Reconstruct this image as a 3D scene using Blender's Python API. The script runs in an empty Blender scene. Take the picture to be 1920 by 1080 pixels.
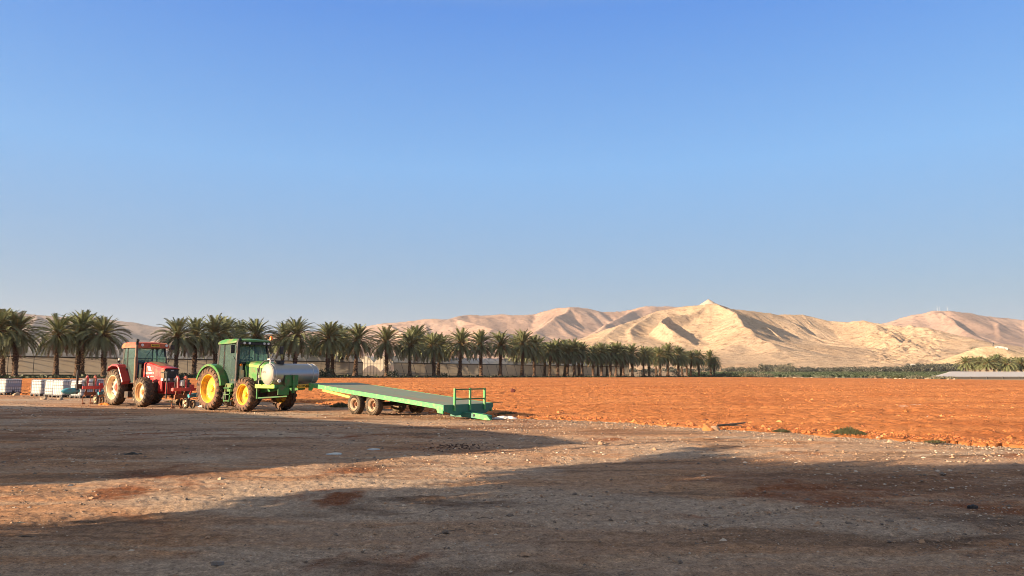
import bpy, math, random
import numpy as np
from mathutils import Vector, Matrix, Euler
random.seed(7); rng = np.random.default_rng(7)
R = math.radians
SC = bpy.context.scene
COL = SC.collection
# ------------------------------------------------------------------ camera
CAMH = 1.6
cam_d = bpy.data.cameras.new('camera'); cam = bpy.data.objects.new('camera', cam_d); COL.objects.link(cam)
cam_d.sensor_width = 36; cam_d.lens = 1378 / 1920 * 36
cam_d.clip_start = .1; cam_d.clip_end = 30000
cam.location = (0, 0, CAMH); cam.rotation_euler = (R(90 + 6.58), 0, 0)
SC.camera = cam
# ------------------------------------------------------------------ light
HX, HY = .885, .466          # heading of the light on the ground
SUN_EL = 14.0; TAN_EL = math.tan(R(SUN_EL))
sun_d = bpy.data.lights.new('sun', 'SUN'); sun = bpy.data.objects.new('sun', sun_d); COL.objects.link(sun)
sun_d.energy = 5.0; sun_d.angle = R(.5); sun_d.color = (1, .745, .49)
dv = Vector((HX * math.cos(R(SUN_EL)), HY * math.cos(R(SUN_EL)), -math.sin(R(SUN_EL))))
sun.rotation_euler = dv.to_track_quat('-Z', 'Y').to_euler()
W = bpy.data.worlds.new('World'); SC.world = W; W.use_nodes = True
nt = W.node_tree; nt.nodes.clear()
sky = nt.nodes.new('ShaderNodeTexSky'); sky.sky_type = 'NISHITA'; sky.sun_disc = False
sky.sun_elevation = R(SUN_EL); sky.sun_rotation = math.atan2(-HX, -HY)
sky.altitude = 0; sky.air_density = 1.0; sky.dust_density = 1.6; sky.ozone_density = 3.0
bg = nt.nodes.new('ShaderNodeBackground'); bg.inputs[1].default_value = .072
out = nt.nodes.new('ShaderNodeOutputWorld')
# pale horizon, deep blue in view, bright warm zenith added to lift the shade
_tc = nt.nodes.new('ShaderNodeTexCoord'); _sp = nt.nodes.new('ShaderNodeSeparateXYZ'); nt.links.new(_tc.outputs['Generated'], _sp.inputs[0])
_rp = nt.nodes.new('ShaderNodeValToRGB'); nt.links.new(_sp.outputs[2], _rp.inputs[0])
SKYC = [(0.0, (1.0, 1.55, 2.15)), (.10, (.92, 1.66, 2.5)), (.27, (.80, 2.0, 3.8)), (.457, (.33, 1.25, 3.55)), (.62, (1.5, 1.8, 2.1)), (.8, (2.3, 2.05, 1.6))]
while len(_rp.color_ramp.elements) < 6: _rp.color_ramp.elements.new(.5)
for _e, (_p, _c) in zip(_rp.color_ramp.elements, SKYC): _e.position = _p; _e.color = (*_c, 1)
_mx = nt.nodes.new('ShaderNodeMix'); _mx.data_type = 'RGBA'; _mx.inputs[0].default_value = .85
nt.links.new(sky.outputs[0], _mx.inputs[6]); nt.links.new(_rp.outputs[0], _mx.inputs[7])
nt.links.new(_mx.outputs[2], bg.inputs[0]); nt.links.new(bg.outputs[0], out.inputs[0])
SC.view_settings.view_transform = 'Standard'; SC.view_settings.look = 'None'
SC.view_settings.gamma = 1; SC.view_settings.use_curve_mapping = False
SC.view_settings.exposure = 1.7
SC.cycles.pixel_filter_type = 'BLACKMAN_HARRIS'; SC.cycles.filter_width = .95
SC.cycles.volume_step_rate = 1; SC.cycles.volume_bounces = 0
SC.cycles.max_bounces = 6; SC.cycles.transparent_max_bounces = 12

# ------------------------------------------------------------------ helpers
def tag(o, label=None, cat=None, group=None, kind=None):
    if label: o['label'] = label
    if cat: o['category'] = cat
    if group: o['group'] = group
    if kind: o['kind'] = kind
    return o
def thing(name, label, cat, loc=(0, 0, 0), rz=0, group=None):
    o = bpy.data.objects.new(name, None); COL.objects.link(o)
    o.location = loc; o.rotation_euler = (0, 0, rz); o.empty_display_size = .3
    return tag(o, label, cat, group)
def copy_tree(o, parent=None):
    c = o.copy(); COL.objects.link(c); c.parent = parent
    for ch in list(o.children): copy_tree(ch, c)
    return c
def dup(o, loc, rz=0, scale=None, label=None, group=None):
    c = copy_tree(o); c.location = loc; c.rotation_euler = (0, 0, rz)
    if scale: c.scale = (scale,) * 3 if not isinstance(scale, tuple) else scale
    if label: c['label'] = label
    if group: c['group'] = group
    return c
class MB:
    def __init__(s): s.v = []; s.f = []; s.m = []
    def add(s, vs, fs, mi=0):
        n = len(s.v); s.v += [tuple(v) for v in vs]; s.f += [tuple(i + n for i in f) for f in fs]; s.m += [mi] * len(fs); return s
    def box(s, c, d, rot=None, mi=0, taper=1):
        x, y, z = [a / 2 for a in d]; c = Vector(c); vs = []
        for sz in (-1, 1):
            t = taper if sz > 0 else 1
            for sx, sy in ((-1, -1), (1, -1), (1, 1), (-1, 1)):
                p = Vector((sx * x * t, sy * y * t, sz * z))
                if rot is not None: p = rot @ p
                vs.append(p + c)
        return s.add(vs, [(3, 2, 1, 0), (4, 5, 6, 7), (0, 1, 5, 4), (1, 2, 6, 5), (2, 3, 7, 6), (3, 0, 4, 7)], mi)
    def bar(s, p0, p1, w, h, mi=0):
        p0 = Vector(p0); p1 = Vector(p1); d = p1 - p0
        q = d.to_track_quat('X', 'Z').to_matrix()
        return s.box((p0 + p1) / 2, (d.length, w, h), q, mi)
    def tube(s, pts, r, n=8, mi=0, cap=True):
        pts = [Vector(p) for p in pts]; rs = r if isinstance(r, (list, tuple)) else [r] * len(pts)
        vs = []; fs = []; k = len(pts); ref = None
        for i, p in enumerate(pts):
            t = (pts[min(i + 1, k - 1)] - pts[max(i - 1, 0)]).normalized()
            if ref is None: ref = Vector((0, 0, 1)) if abs(t.z) < .9 else Vector((1, 0, 0))
            a = t.cross(ref).normalized(); b = t.cross(a).normalized(); ref = -b if False else ref
            for j in range(n):
                th = 2 * math.pi * j / n
                vs.append(p + (a * math.cos(th) + b * math.sin(th)) * rs[i])
        for i in range(k - 1):
            for j in range(n):
                fs.append((i * n + j, i * n + (j + 1) % n, (i + 1) * n + (j + 1) % n, (i + 1) * n + j))
        if cap: fs += [tuple(range(n - 1, -1, -1)), tuple((k - 1) * n + j for j in range(n))]
        return s.add(vs, fs, mi)
    def lathe(s, prof, c, n=32, axis='y', mi=0, sgn=1):
        # prof: (offset along axis, radius)
        vs = []; fs = []
        for (o, r) in prof:
            for j in range(n):
                th = 2 * math.pi * j / n; a, b = math.cos(th) * r, math.sin(th) * r; o2 = o * sgn
                p = {'y': (a, o2, b), 'x': (o2, a, b), 'z': (a, b, o2)}[axis]
                vs.append((p[0] + c[0], p[1] + c[1], p[2] + c[2]))
        for i in range(len(prof) - 1):
            for j in range(n):
                fs.append((i * n + j, i * n + (j + 1) % n, (i + 1) * n + (j + 1) % n, (i + 1) * n + j))
        return s.add(vs, fs, mi)
    def prism(s, poly, y0, y1, mi=0, plane='xz'):
        n = len(poly)
        def P(p, d): return (p[0], d, p[1]) if plane == 'xz' else ((d, p[0], p[1]) if plane == 'yz' else (p[0], p[1], d))
        vs = [P(p, y0) for p in poly] + [P(p, y1) for p in poly]
        fs = [tuple(range(n)), tuple(range(2 * n - 1, n - 1, -1))] + [(i, i + n, (i + 1) % n + n, (i + 1) % n) for i in range(n)]
        return s.add(vs, fs, mi)
    def build(s, name, mat, parent=None, smooth=False, bevel=0, fix=True):
        me = bpy.data.meshes.new(name); me.from_pydata(s.v, [], s.f)
        for m in (mat if isinstance(mat, (list, tuple)) else [mat]): me.materials.append(m)
        if any(s.m): me.polygons.foreach_set('material_index', s.m)
        if fix:
            import bmesh
            bm = bmesh.new(); bm.from_mesh(me); bmesh.ops.recalc_face_normals(bm, faces=bm.faces); bm.to_mesh(me); bm.free()
        if smooth:
            me.polygons.foreach_set('use_smooth', [True] * len(me.polygons))
            try: me.set_sharp_from_angle(angle=R(38))
            except Exception: pass
        o = bpy.data.objects.new(name, me); COL.objects.link(o); o.parent = parent
        if bevel:
            b = o.modifiers.new('bevel', 'BEVEL'); b.width = bevel; b.segments = 2; b.limit_method = 'ANGLE'; b.angle_limit = R(40)
        return o
def fast_mesh(name, V, F, mats, parent=None, mi=None, smooth=False):
    """V (n,3) array, F (m,k) index array"""
    me = bpy.data.meshes.new(name); V = np.asarray(V, np.float32); F = np.asarray(F, np.int32); k = F.shape[1]
    me.vertices.add(len(V)); me.vertices.foreach_set('co', V.ravel())
    me.loops.add(F.size); me.loops.foreach_set('vertex_index', F.ravel())
    me.polygons.add(len(F)); me.polygons.foreach_set('loop_start', np.arange(0, F.size, k, dtype=np.int32))
    me.polygons.foreach_set('loop_total', np.full(len(F), k, np.int32))
    for m in mats: me.materials.append(m)
    if mi is not None: me.polygons.foreach_set('material_index', np.asarray(mi, np.int32))
    me.polygons.foreach_set('use_smooth', np.full(len(F), smooth, bool))
    me.update(calc_edges=True)
    o = bpy.data.objects.new(name, me); COL.objects.link(o); o.parent = parent
    return o
def grid(name, X, Y, Z, mat, smooth=True, close=False):
    n, m = X.shape; V = np.stack([X, Y, Z], -1).reshape(-1, 3)
    i = np.arange(n * m).reshape(n, m)
    a, b, c, d = i[:-1, :-1], i[:-1, 1:], i[1:, 1:], i[1:, :-1]
    F = np.stack([a, b, c, d], -1).reshape(-1, 4)
    return fast_mesh(name, V, F, [mat], smooth=smooth)
# numpy noise
def _h(ix, iy, seed):
    h = (ix.astype(np.int64) * 374761393 + iy.astype(np.int64) * 668265263 + seed * 974634777) & 0xffffffff
    h = ((h ^ (h >> 13)) * 1274126177) & 0xffffffff
    return ((h ^ (h >> 16)) & 0xffffff) / float(0xffffff)
def vn(x, y, seed=0):
    ix = np.floor(x); iy = np.floor(y); fx = x - ix; fy = y - iy
    fx = fx * fx * (3 - 2 * fx); fy = fy * fy * (3 - 2 * fy)
    a = _h(ix, iy, seed); b = _h(ix + 1, iy, seed); c = _h(ix, iy + 1, seed); d = _h(ix + 1, iy + 1, seed)
    return (a * (1 - fx) + b * fx) * (1 - fy) + (c * (1 - fx) + d * fx) * fy
def fbm(x, y, o=4, seed=0, g=.5):
    s = 0; a = 1; t = 0
    for k in range(o): s = s + a * vn(x * 2 ** k + 13.7 * k, y * 2 ** k - 7.1 * k, seed + k); t += a; a *= g
    return s / t
def ridged(x, y, o=3, seed=0):
    s = 0; a = 1; t = 0
    for k in range(o): s = s + a * (1 - abs(2 * vn(x * 2 ** k + 3.3 * k, y * 2 ** k + 9.1 * k, seed + k) - 1)); t += a; a *= .5
    return s / t
def sm(t): t = np.clip(t, 0, 1); return t * t * (3 - 2 * t)
# terrain height and pixel helper (design aid: reference pixel -> place in the world)
def gz(x, y):
    x = np.asarray(x, float); y = np.asarray(y, float); xc = np.clip(x, -260, 260)
    a = (.30 - .0035 * xc - .0012 * (np.clip(y, 0, 300) - 150)) * sm((y - 35) / 85)
    b = np.interp(y, [300, 600, 800, 1000, 9000], [0, 1.4, 2.2, 2.6, 3.0])
    return np.where(y > 300, a * (1 - sm((y - 300) / 300)) + b, a)
def gzf(x, y): return float(gz(x, y))
def G(px, py):
    Y = CAMH * 1387 / (py - 700); return ((px - 960) / 1387 * Y, Y)
def Pt(px, py, Y): return ((px - 960) / 1387 * Y, Y, CAMH + (700 - py) * Y / 1396)

# ------------------------------------------------------------------ materials
def mk(name):
    m = bpy.data.materials.new(name); m.use_nodes = True; t = m.node_tree; t.nodes.clear()
    o = t.nodes.new('ShaderNodeOutputMaterial'); p = t.nodes.new('ShaderNodeBsdfPrincipled'); t.links.new(p.outputs[0], o.inputs[0])
    return m, t, p, o
def noise(t, scale, detail=4, coord=None, rough=.6, dist=0):
    n = t.nodes.new('ShaderNodeTexNoise'); n.inputs['Scale'].default_value = scale; n.inputs['Detail'].default_value = detail
    n.inputs['Roughness'].default_value = rough; n.inputs['Distortion'].default_value = dist
    if coord is not None: t.links.new(coord, n.inputs['Vector'])
    return n.outputs['Fac']
def ramp(t, fac, stops):
    r = t.nodes.new('ShaderNodeValToRGB'); el = r.color_ramp.elements
    while len(el) < len(stops): el.new(.5)
    for e, (p, c) in zip(el, stops): e.position = p; e.color = (*c, 1) if len(c) == 3 else c
    t.links.new(fac, r.inputs[0]); return r.outputs[0]
def sfac(t, fac, a, b):
    m = t.nodes.new('ShaderNodeMapRange'); m.interpolation_type = 'SMOOTHSTEP'
    m.inputs[1].default_value = a; m.inputs[2].default_value = b; t.links.new(fac, m.inputs[0]); return m.outputs[0]
def mix(t, fac, a, b, mode='MIX'):
    m = t.nodes.new('ShaderNodeMix'); m.data_type = 'RGBA'; m.blend_type = mode
    for i, v in ((0, fac), (6, a), (7, b)):
        if isinstance(v, (int, float)): m.inputs[i].default_value = v
        elif isinstance(v, tuple): m.inputs[i].default_value = (*v, 1)
        else: t.links.new(v, m.inputs[i])
    return m.outputs[2]
def coord(t, kind='Object', scale=None):
    if kind == 'World': c = t.nodes.new('ShaderNodeNewGeometry').outputs['Position']
    else: c = t.nodes.new('ShaderNodeTexCoord').outputs[kind]
    if scale:
        mp = t.nodes.new('ShaderNodeMapping'); mp.inputs['Scale'].default_value = scale; t.links.new(c, mp.inputs[0]); c = mp.outputs[0]
    return c
def bump(t, p, h, strength=.5, dist=.02):
    b = t.nodes.new('ShaderNodeBump'); b.inputs['Strength'].default_value = strength; b.inputs['Distance'].default_value = dist
    t.links.new(h, b.inputs['Height']); t.links.new(b.outputs[0], p.inputs['Normal'])
def pmat(name, col, rough=.6, metal=0, dust=None, dustamt=.4, scale=4, var=.15, spec=.5):
    m, t, p, o = mk(name); c = coord(t)
    n = noise(t, scale * 3, 5, c)
    dark = tuple(v * (1 - var) for v in col); lite = tuple(min(1, v * (1 + var)) for v in col)
    base = mix(t, n, dark, lite)
    if dust:
        d = sfac(t, noise(t, scale, 6, c, .7), .62 - dustamt * .5, .75 - dustamt * .25)
        base = mix(t, d, base, dust)
        rr = t.nodes.new('ShaderNodeMapRange'); rr.inputs[3].default_value = rough; rr.inputs[4].default_value = .9
        t.links.new(d, rr.inputs[0]); t.links.new(rr.outputs[0], p.inputs['Roughness'])
    else: p.inputs['Roughness'].default_value = rough
    t.links.new(base, p.inputs['Base Color']) if not isinstance(base, tuple) else None
    p.inputs['Metallic'].default_value = metal; p.inputs['Specular IOR Level'].default_value = spec
    return m
def leafmat(name, a, b, scale=.6, trans=.25):
    m, t, p, o = mk(name); c = coord(t)
    oi = t.nodes.new('ShaderNodeObjectInfo')
    base = mix(t, noise(t, scale, 3, c), a, b)
    base = mix(t, oi.outputs['Random'], base, tuple(v * .72 for v in b))
    t.links.new(base, p.inputs['Base Color']); p.inputs['Roughness'].default_value = .55
    tr = t.nodes.new('ShaderNodeBsdfTranslucent'); t.links.new(base, tr.inputs[0])
    ms = t.nodes.new('ShaderNodeMixShader'); ms.inputs[0].default_value = trans
    t.links.new(p.outputs[0], ms.inputs[1]); t.links.new(tr.outputs[0], ms.inputs[2]); t.links.new(ms.outputs[0], o.inputs[0])
    return m
DUST = (.30, .17, .10); REDUST = (.34, .15, .07)

# ------------------------------------------------------------------ ground
def ground_mat():
    m, t, p, o = mk('gravel_and_dirt'); w = coord(t, 'World')
    st = coord(t, 'World', (.35, 1, 1))
    big = noise(t, .16, 4, w, .55, .6); med = noise(t, .9, 5, st, .65); fine = noise(t, 9, 6, w, .75)
    c = ramp(t, big, [(.33, (.450, .225, .108)), (.47, (.450, .270, .155)), (.60, (.375, .260, .180)), (.72, (.40, .215, .112))])
    # wheel-worn streaks: paler compacted runs and darker loose ones
    mp = t.nodes.new('ShaderNodeMapping'); mp.inputs['Rotation'].default_value = (0, 0, -.42); mp.inputs['Scale'].default_value = (.10, 1.25, 1); t.links.new(w, mp.inputs[0])
    tr_ = noise(t, 1.0, 4, mp.outputs[0], .6, .3)
    c = mix(t, sfac(t, tr_, .54, .62), c, (.47, .34, .235)); c = mix(t, sfac(t, tr_, .46, .38), c, (.27, .170, .105))
    mp2 = t.nodes.new('ShaderNodeMapping'); mp2.inputs['Location'].default_value = (7, 3, 0); mp2.inputs['Scale'].default_value = (.5, 1.2, 1); t.links.new(w, mp2.inputs[0])
    pt_ = noise(t, .22, 4, mp2.outputs[0], .55, .5)
    c = mix(t, sfac(t, pt_, .52, .60), c, (.46, .36, .27)); c = mix(t, sfac(t, pt_, .44, .36), c, (.27, .145, .08))
    red = sfac(t, noise(t, .32, 5, w, .6, .8), .56, .66)
    c = mix(t, red, c, (.25, .095, .038))
    c = mix(t, sfac(t, med, .45, .75), c, (.40, .285, .20))
    c = mix(t, sfac(t, med, .50, .28), c, (.17, .110, .072))
    c = mix(t, .8, c, ramp(t, fine, [(.3, (.45, .42, .40)), (.5, (.95, .93, .92)), (.68, (1.5, 1.45, 1.4))]), 'MULTIPLY')
    g2 = noise(t, 42, 4, w, .8); c = mix(t, .85, c, ramp(t, g2, [(.34, (.42, .38, .36)), (.47, (.92, .90, .88)), (.56, (1.05, 1.04, 1.03)), (.68, (1.7, 1.65, 1.6))]), 'MULTIPLY')
    vo = t.nodes.new('ShaderNodeTexVoronoi'); vo.inputs['Scale'].default_value = 26; t.links.new(w, vo.inputs['Vector'])
    peb = sfac(t, vo.outputs['Distance'], .30, .16)
    pn = sfac(t, noise(t, 60, 2, w), .50, .58)
    mu = t.nodes.new('ShaderNodeMath'); mu.operation = 'MULTIPLY'; t.links.new(peb, mu.inputs[0]); t.links.new(pn, mu.inputs[1])
    c = mix(t, mu.outputs[0], c, (.36, .30, .25))
    # far plain: dry tan earth with low scrub
    sx = t.nodes.new('ShaderNodeSeparateXYZ'); t.links.new(w, sx.inputs[0])
    far = sfac(t, sx.outputs[1], 105, 150)
    fn = noise(t, .02, 6, coord(t, 'World', (.5, 1, 1)), .65)
    fc = ramp(t, fn, [(.36, (.12, .10, .06)), (.47, (.28, .20, .12)), (.60, (.40, .29, .18))])
    c = mix(t, far, c, fc)
    t.links.new(c, p.inputs['Base Color']); p.inputs['Roughness'].default_value = .95; p.inputs['Specular IOR Level'].default_value = .15
    hs = t.nodes.new('ShaderNodeMath'); hs.operation = 'MULTIPLY_ADD'; hs.inputs[1].default_value = .6
    t.links.new(mu.outputs[0], hs.inputs[0]); t.links.new(noise(t, 24, 7, w, .85), hs.inputs[2])
    bump(t, p, hs.outputs[0], .8, .04)
    return m
GM = ground_mat()
fa = np.linspace(R(90 - 43), R(90 + 43), 720); ca = np.linspace(R(90 + 43), R(360 + 90 - 43), 50)[1:]
ANG = np.concatenate([fa, ca]); rad = [0.0, .6]
while rad[-1] < 62: rad.append(rad[-1] * 1.0056)
while rad[-1] < 7200: rad.append(rad[-1] * 1.05)
RAD = np.array(rad)
RR, AA = np.meshgrid(RAD, ANG, indexing='ij'); GX = RR * np.cos(AA); GY = RR * np.sin(AA)
fade = sm((70 - RR) / 30)
# wheel tracks and bumps of the yard
trk = 0
for (ax, ay, bx_, by_, cv) in ((-9, 5, 9, 13, .02), (-8, 7, 10, 12, -.015), (-12, 16, 6, 17, .01), (-3, 3, 9, 11, .03), (-16, 25, 8, 15.5, .0), (-6, 4, 12, 9.5, -.02)):
    _l = math.hypot(bx_ - ax, by_ - ay); _tx, _ty = (bx_ - ax) / _l, (by_ - ay) / _l; _u = (GX - ax) * _tx + (GY - ay) * _ty; _v = -(GX - ax) * _ty + (GY - ay) * _tx - cv * _u * (_l - _u) * .3
    for _o in (-.9, .9):
        _d = abs(_v - _o); trk = trk - .016 * np.exp(-(_d / .16) ** 2) * (.8 + .2 * vn(_u * 3, _u * 0 + _o, 5)) + .012 * np.exp(-((_d - .27) / .09) ** 2)
disp = trk + (fbm(GX * 1.1, GY * 1.1, 4, 3) - .5) * .055 + (fbm(GX * 9, GY * 9, 3, 9) - .5) * .030 + (vn(GX * 34, GY * 34, 19) - .5) * .010 + (fbm(GX * .18, GY * .18, 2, 21) - .5) * .10
GZ = gz(GX, GY) + disp * fade
g_ob = grid('ground', GX, GY, GZ, GM); tag(g_ob, kind='structure')

# ploughed field
def field_mat():
    m, t, p, o = mk('red_soil'); w = coord(t, 'World')
    a = noise(t, .35, 5, coord(t, 'World', (.3, 1, 1)), .6); f = noise(t, 7, 6, w, .75)
    c = ramp(t, a, [(.34, (.44, .152, .050)), (.5, (.55, .210, .072)), (.64, (.62, .255, .092))])
    c = mix(t, .75, c, ramp(t, f, [(.33, (.45, .36, .30)), (.46, (.92, .90, .88)), (.7, (1.15, 1.15, 1.15))]), 'MULTIPLY')
    f2 = noise(t, 1.6, 5, w, .8); c = mix(t, .6, c, ramp(t, f2, [(.36, (.5, .42, .38)), (.45, (1, 1, 1))]), 'MULTIPLY')
    t.links.new(c, p.inputs['Base Color']); p.inputs['Roughness'].default_value = .95; p.inputs['Specular IOR Level'].default_value = .1
    bump(t, p, f, .9, .12)
    return m
FM = field_mat()
_bp = [(-500, 734), (0, 740.5), (45, 743), (130, 745), (300, 749), (600, 759), (780, 773), (950, 784), (1100, 790), (1300, 803), (1560, 819), (1920, 838), (2200, 850)]
bu = np.array([(a - 960) / 1387 for a, b in _bp]); bY = np.array([CAMH * 1387 / (b - 700) for a, b in _bp])
def palm_inv(px): return .0083 - (.0083 - .0034) * px / 1333
_fu = []; _fY = []
for px in list(range(-600, 1400, 100)): _fu.append((px - 960) / 1387); _fY.append(1 / palm_inv(px) - 5)
_fu += [(1400 - 960) / 1387, (1900 - 960) / 1387, (2250 - 960) / 1387]; _fY += [272, 158, 130]
nu, nv = 760, 400
uu = np.linspace(-.98, .90, nu)
Yb = np.interp(uu, bu, bY); Yf = np.interp(uu, _fu, _fY)
Yb = Yb * (1 + .035 * (fbm(uu * 45, uu * 0, 4, 5) - .5) + .03 * (fbm(uu * 220, uu * 0 + 4, 3, 6) - .5))
vv = np.linspace(0, 1, nv)[:, None]
FY = Yb[None, :] * (Yf / Yb)[None, :] ** vv; FX = uu[None, :] * FY
cl = ((fbm(FX * 3.2, FY * 3.2, 3, 31) - .42) * .19 + (fbm(FX * .9, FY * 1.6, 2, 35) - .5) * .10) * np.clip(FY / 60, .7, 1) + (ridged(FX * .12 + 3, FY * .9, 1, 38) - .5) * .06
edge = sm(vv * 14)
FZ = gz(FX, FY) + .012 + np.maximum(cl + .06, -.01) * (.25 + .75 * edge)
FZ[0, :] -= .06
f_ob = grid('field', FX, FY, FZ, FM, smooth=True); tag(f_ob, kind='structure')

def lumps(name, XYS, mats, seed, squash=.6, kindf=lambda x, y: gz(x, y), parent=None, mids=None):
    """many small angular stones joined into one stuff mesh"""
    r = np.random.default_rng(seed); n = len(XYS)
    base = np.array([(1, 0, 0), (0, 1, 0), (-1, 0, 0), (0, -1, 0), (0, 0, 1), (.6, .6, .5), (-.6, .5, .55), (0, -.7, .55)], float)
    fc = np.array([(0, 5, 1), (0, 4, 5), (5, 4, 1), (1, 6, 2), (1, 4, 6), (6, 4, 2), (2, 7, 3), (2, 4, 7), (7, 4, 3), (3, 7, 0), (7, 4, 0)])
    V = np.repeat(base[None], n, 0) * (1 + .5 * (r.random((n, 8, 3)) - .5))
    th = r.random(n) * 6.283; c, s = np.cos(th), np.sin(th)
    x = V[..., 0] * c[:, None] - V[..., 1] * s[:, None] * r.uniform(.6, 1, n)[:, None]
    y = V[..., 0] * s[:, None] + V[..., 1] * c[:, None]; z = V[..., 2] * squash
    S = XYS[:, 2:3]; x = x * S + XYS[:, 0:1]; y = y * S + XYS[:, 1:2]; z = (z - .12) * S + kindf(XYS[:, 0:1], XYS[:, 1:2])
    F = fc[None] + (np.arange(n) * 8)[:, None, None]
    mi = np.repeat(mids, len(fc)) if mids is not None else None
    return fast_mesh(name, np.stack([x, y, z], -1).reshape(-1, 3), F.reshape(-1, 3), mats, mi=mi)
# clods on the field
n = 34000; u = rng.uniform(-.8, .8, n); t_ = rng.random(n) ** 1.3
yb = np.interp(u, bu, bY) * 1.01; yf = np.minimum(np.interp(u, _fu, _fY), 120)
cy = yb * (yf / yb) ** t_; cx = u * cy; sz = np.clip(cy * .00105 * rng.lognormal(0, .5, n) * 1.25, .02, .13)
cidx = rng.choice(4, n, p=[.38, .12, .38, .12])
cl_o = lumps('clods', np.stack([cx, cy, sz], -1), [FM, pmat('shadow_clod', (.10, .035, .018), .95), pmat('brown_clod', (.36, .115, .038), .95), pmat('bright_clod', (.56, .215, .072), .95)], 3, .75, lambda x, y: gz(x, y) + .045, mids=cidx)  # darkest lumps put in as shadow specks among the clods
tag(cl_o, 'crumbly clods of red soil strewn over the ploughed field', 'soil clods', kind='stuff')
# pebbles on the yard
n = 70000; u = rng.uniform(-.8, .8, n); Ymax = np.interp(u, bu, bY)
cy = 3.2 * (Ymax / 3.2) ** rng.random(n) ; cx = u * cy
den = fbm(cx * .35, cy * .35, 3, 77); keep = rng.random(n) < np.clip((den - .35) * 3.5, .12, 1); cx, cy = cx[keep], cy[keep]; n = len(cx)
sz = np.clip(cy * .00085 * rng.lognormal(0, .6, n), .004, .05)
pm = [pmat('pale_pebble', (.52, .42, .32), .9), pmat('grey_pebble', (.17, .13, .10), .9), pmat('tan_pebble', (.36, .22, .13), .9)]
pe_o = lumps('gravel', np.stack([cx, cy, sz], -1), pm, 5, .6, lambda x, y: gz(x, y) + (fbm(x * 1.1, y * 1.1, 4, 3) - .5) * .055 + (fbm(x * .18, y * .18, 2, 21) - .5) * .10 + .002, mids=rng.choice(3, n, p=[.14, .36, .50]))
tag(pe_o, 'loose pale and brown pebbles scattered over the dirt yard', 'gravel', kind='stuff')
# stony strip along the edge between yard and field
n = 9000; u = rng.uniform(-.45, .85, n); yb = np.interp(u, bu, bY)
cy = yb * (1 - np.abs(rng.normal(0, .035, n)) + .006); cx = u * cy; sz = np.clip(.014 * rng.lognormal(0, .5, n), .008, .06)
ed = lumps('edge_gravel', np.stack([cx, cy, sz], -1), pm, 6, .6, lambda x, y: gz(x, y) + (fbm(x * 1.1, y * 1.1, 4, 3) - .5) * .055 + (fbm(x * .18, y * .18, 2, 21) - .5) * .10 + .005, mids=rng.choice(3, n, p=[.12, .63, .25]))
tag(ed, 'band of grey stones along the edge of the red field', 'gravel', kind='stuff')

# ------------------------------------------------------------------ hills
def hill_mat(name, a, b, c_, rock, scale):
    m, t, p, o = mk(name); w = coord(t, 'World'); st = coord(t, 'World', (1, 1, 2.2))
    n1 = noise(t, scale * .35, 5, w, .6, .5); n2 = noise(t, scale * 3, 7, st, .75)
    c = ramp(t, n1, [(.35, a), (.5, b), (.66, c_)])
    c = mix(t, sfac(t, n2, .52, .64), c, rock)
    c = mix(t, .8, c, ramp(t, noise(t, scale * 12, 5, w, .85), [(.36, (.62, .58, .55)), (.5, (1, 1, 1)), (.65, (1.15, 1.15, 1.15))]), 'MULTIPLY')
    t.links.new(c, p.inputs['Base Color']); p.inputs['Roughness'].default_value = 1; p.inputs['Specular IOR Level'].default_value = .05
    bump(t, p, n2, .8, 5)
    return m
def hills(name, x0, x1, nx, y0, y1, ny, ridges, mat, lam, detail, seed, rocky=None, gull=.35):
    X, Y = np.meshgrid(np.linspace(x0, x1, nx), np.linspace(y0, y1, ny))
    wx = X + (fbm(X / lam / 2, Y / lam / 2, 3, seed) - .5) * lam * .8
    wy = Y + (fbm(X / lam / 2 + 9, Y / lam / 2, 3, seed + 3) - .5) * lam * .8
    H = np.zeros_like(X)
    for ri, (pts, L, gl) in enumerate(ridges):
        P = [Pt(*q) for q in pts]; s0 = 0; h = np.zeros_like(X)
        for A, B in zip(P[:-1], P[1:]):
            dx, dy = B[0] - A[0], B[1] - A[1]; l2 = dx * dx + dy * dy; ln = math.sqrt(l2)
            tt = np.clip(((wx - A[0]) * dx + (wy - A[1]) * dy) / l2, 0, 1)
            best = np.hypot(wx - A[0] - tt * dx, wy - A[1] - tt * dy); zz = A[2] + tt * (B[2] - A[2])
            th_ = np.arctan2(wy - A[1] - tt * dy, wx - A[0] - tt * dx); ss = s0 + tt * ln + th_ * 40; s0 += ln
            rd = ridged(ss / lam + ri * 5.1, best / (lam * 7) + ri, 3, seed + 11 + ri) - .5
            Le = L * (1 + gl * rd * np.clip(best / (L * .35), 0, 1))
            fr = ridged(ss / (lam * .2) + ri, best / (lam * 2.5), 2, seed + 31 + ri) - .5
            h = np.maximum(h, zz * np.exp(-(best / Le) ** 1.05) + fr * lam * .085 * np.clip(best / (L * .3), 0, 1) * np.clip(zz / 60, 0, 1) * np.exp(-best / L))
        H = np.maximum(H, h) if ri == 0 else .5 * (H + h + np.sqrt((H - h) ** 2 + 12))
    H = H + (fbm(X / detail, Y / detail, 5, seed + 50, .55) - .5) * detail * .16 * np.clip(H / 25, 0, 1)
    if rocky is not None: H = rocky(X, Y, H)
    ed = np.minimum.reduce([(X - x0), (x1 - X), (Y - y0), (y1 - Y)]) / ((x1 - x0) * .06)
    o = grid(name, X, Y, H * sm(ed) + 2.2 - 3.5 * (1 - sm(ed * 2)), mat)
    return tag(o, kind='structure')
HM = hill_mat('cream_hill', (.41, .295, .195), (.465, .345, .235), (.43, .325, .23), (.24, .165, .11), .02)
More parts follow.
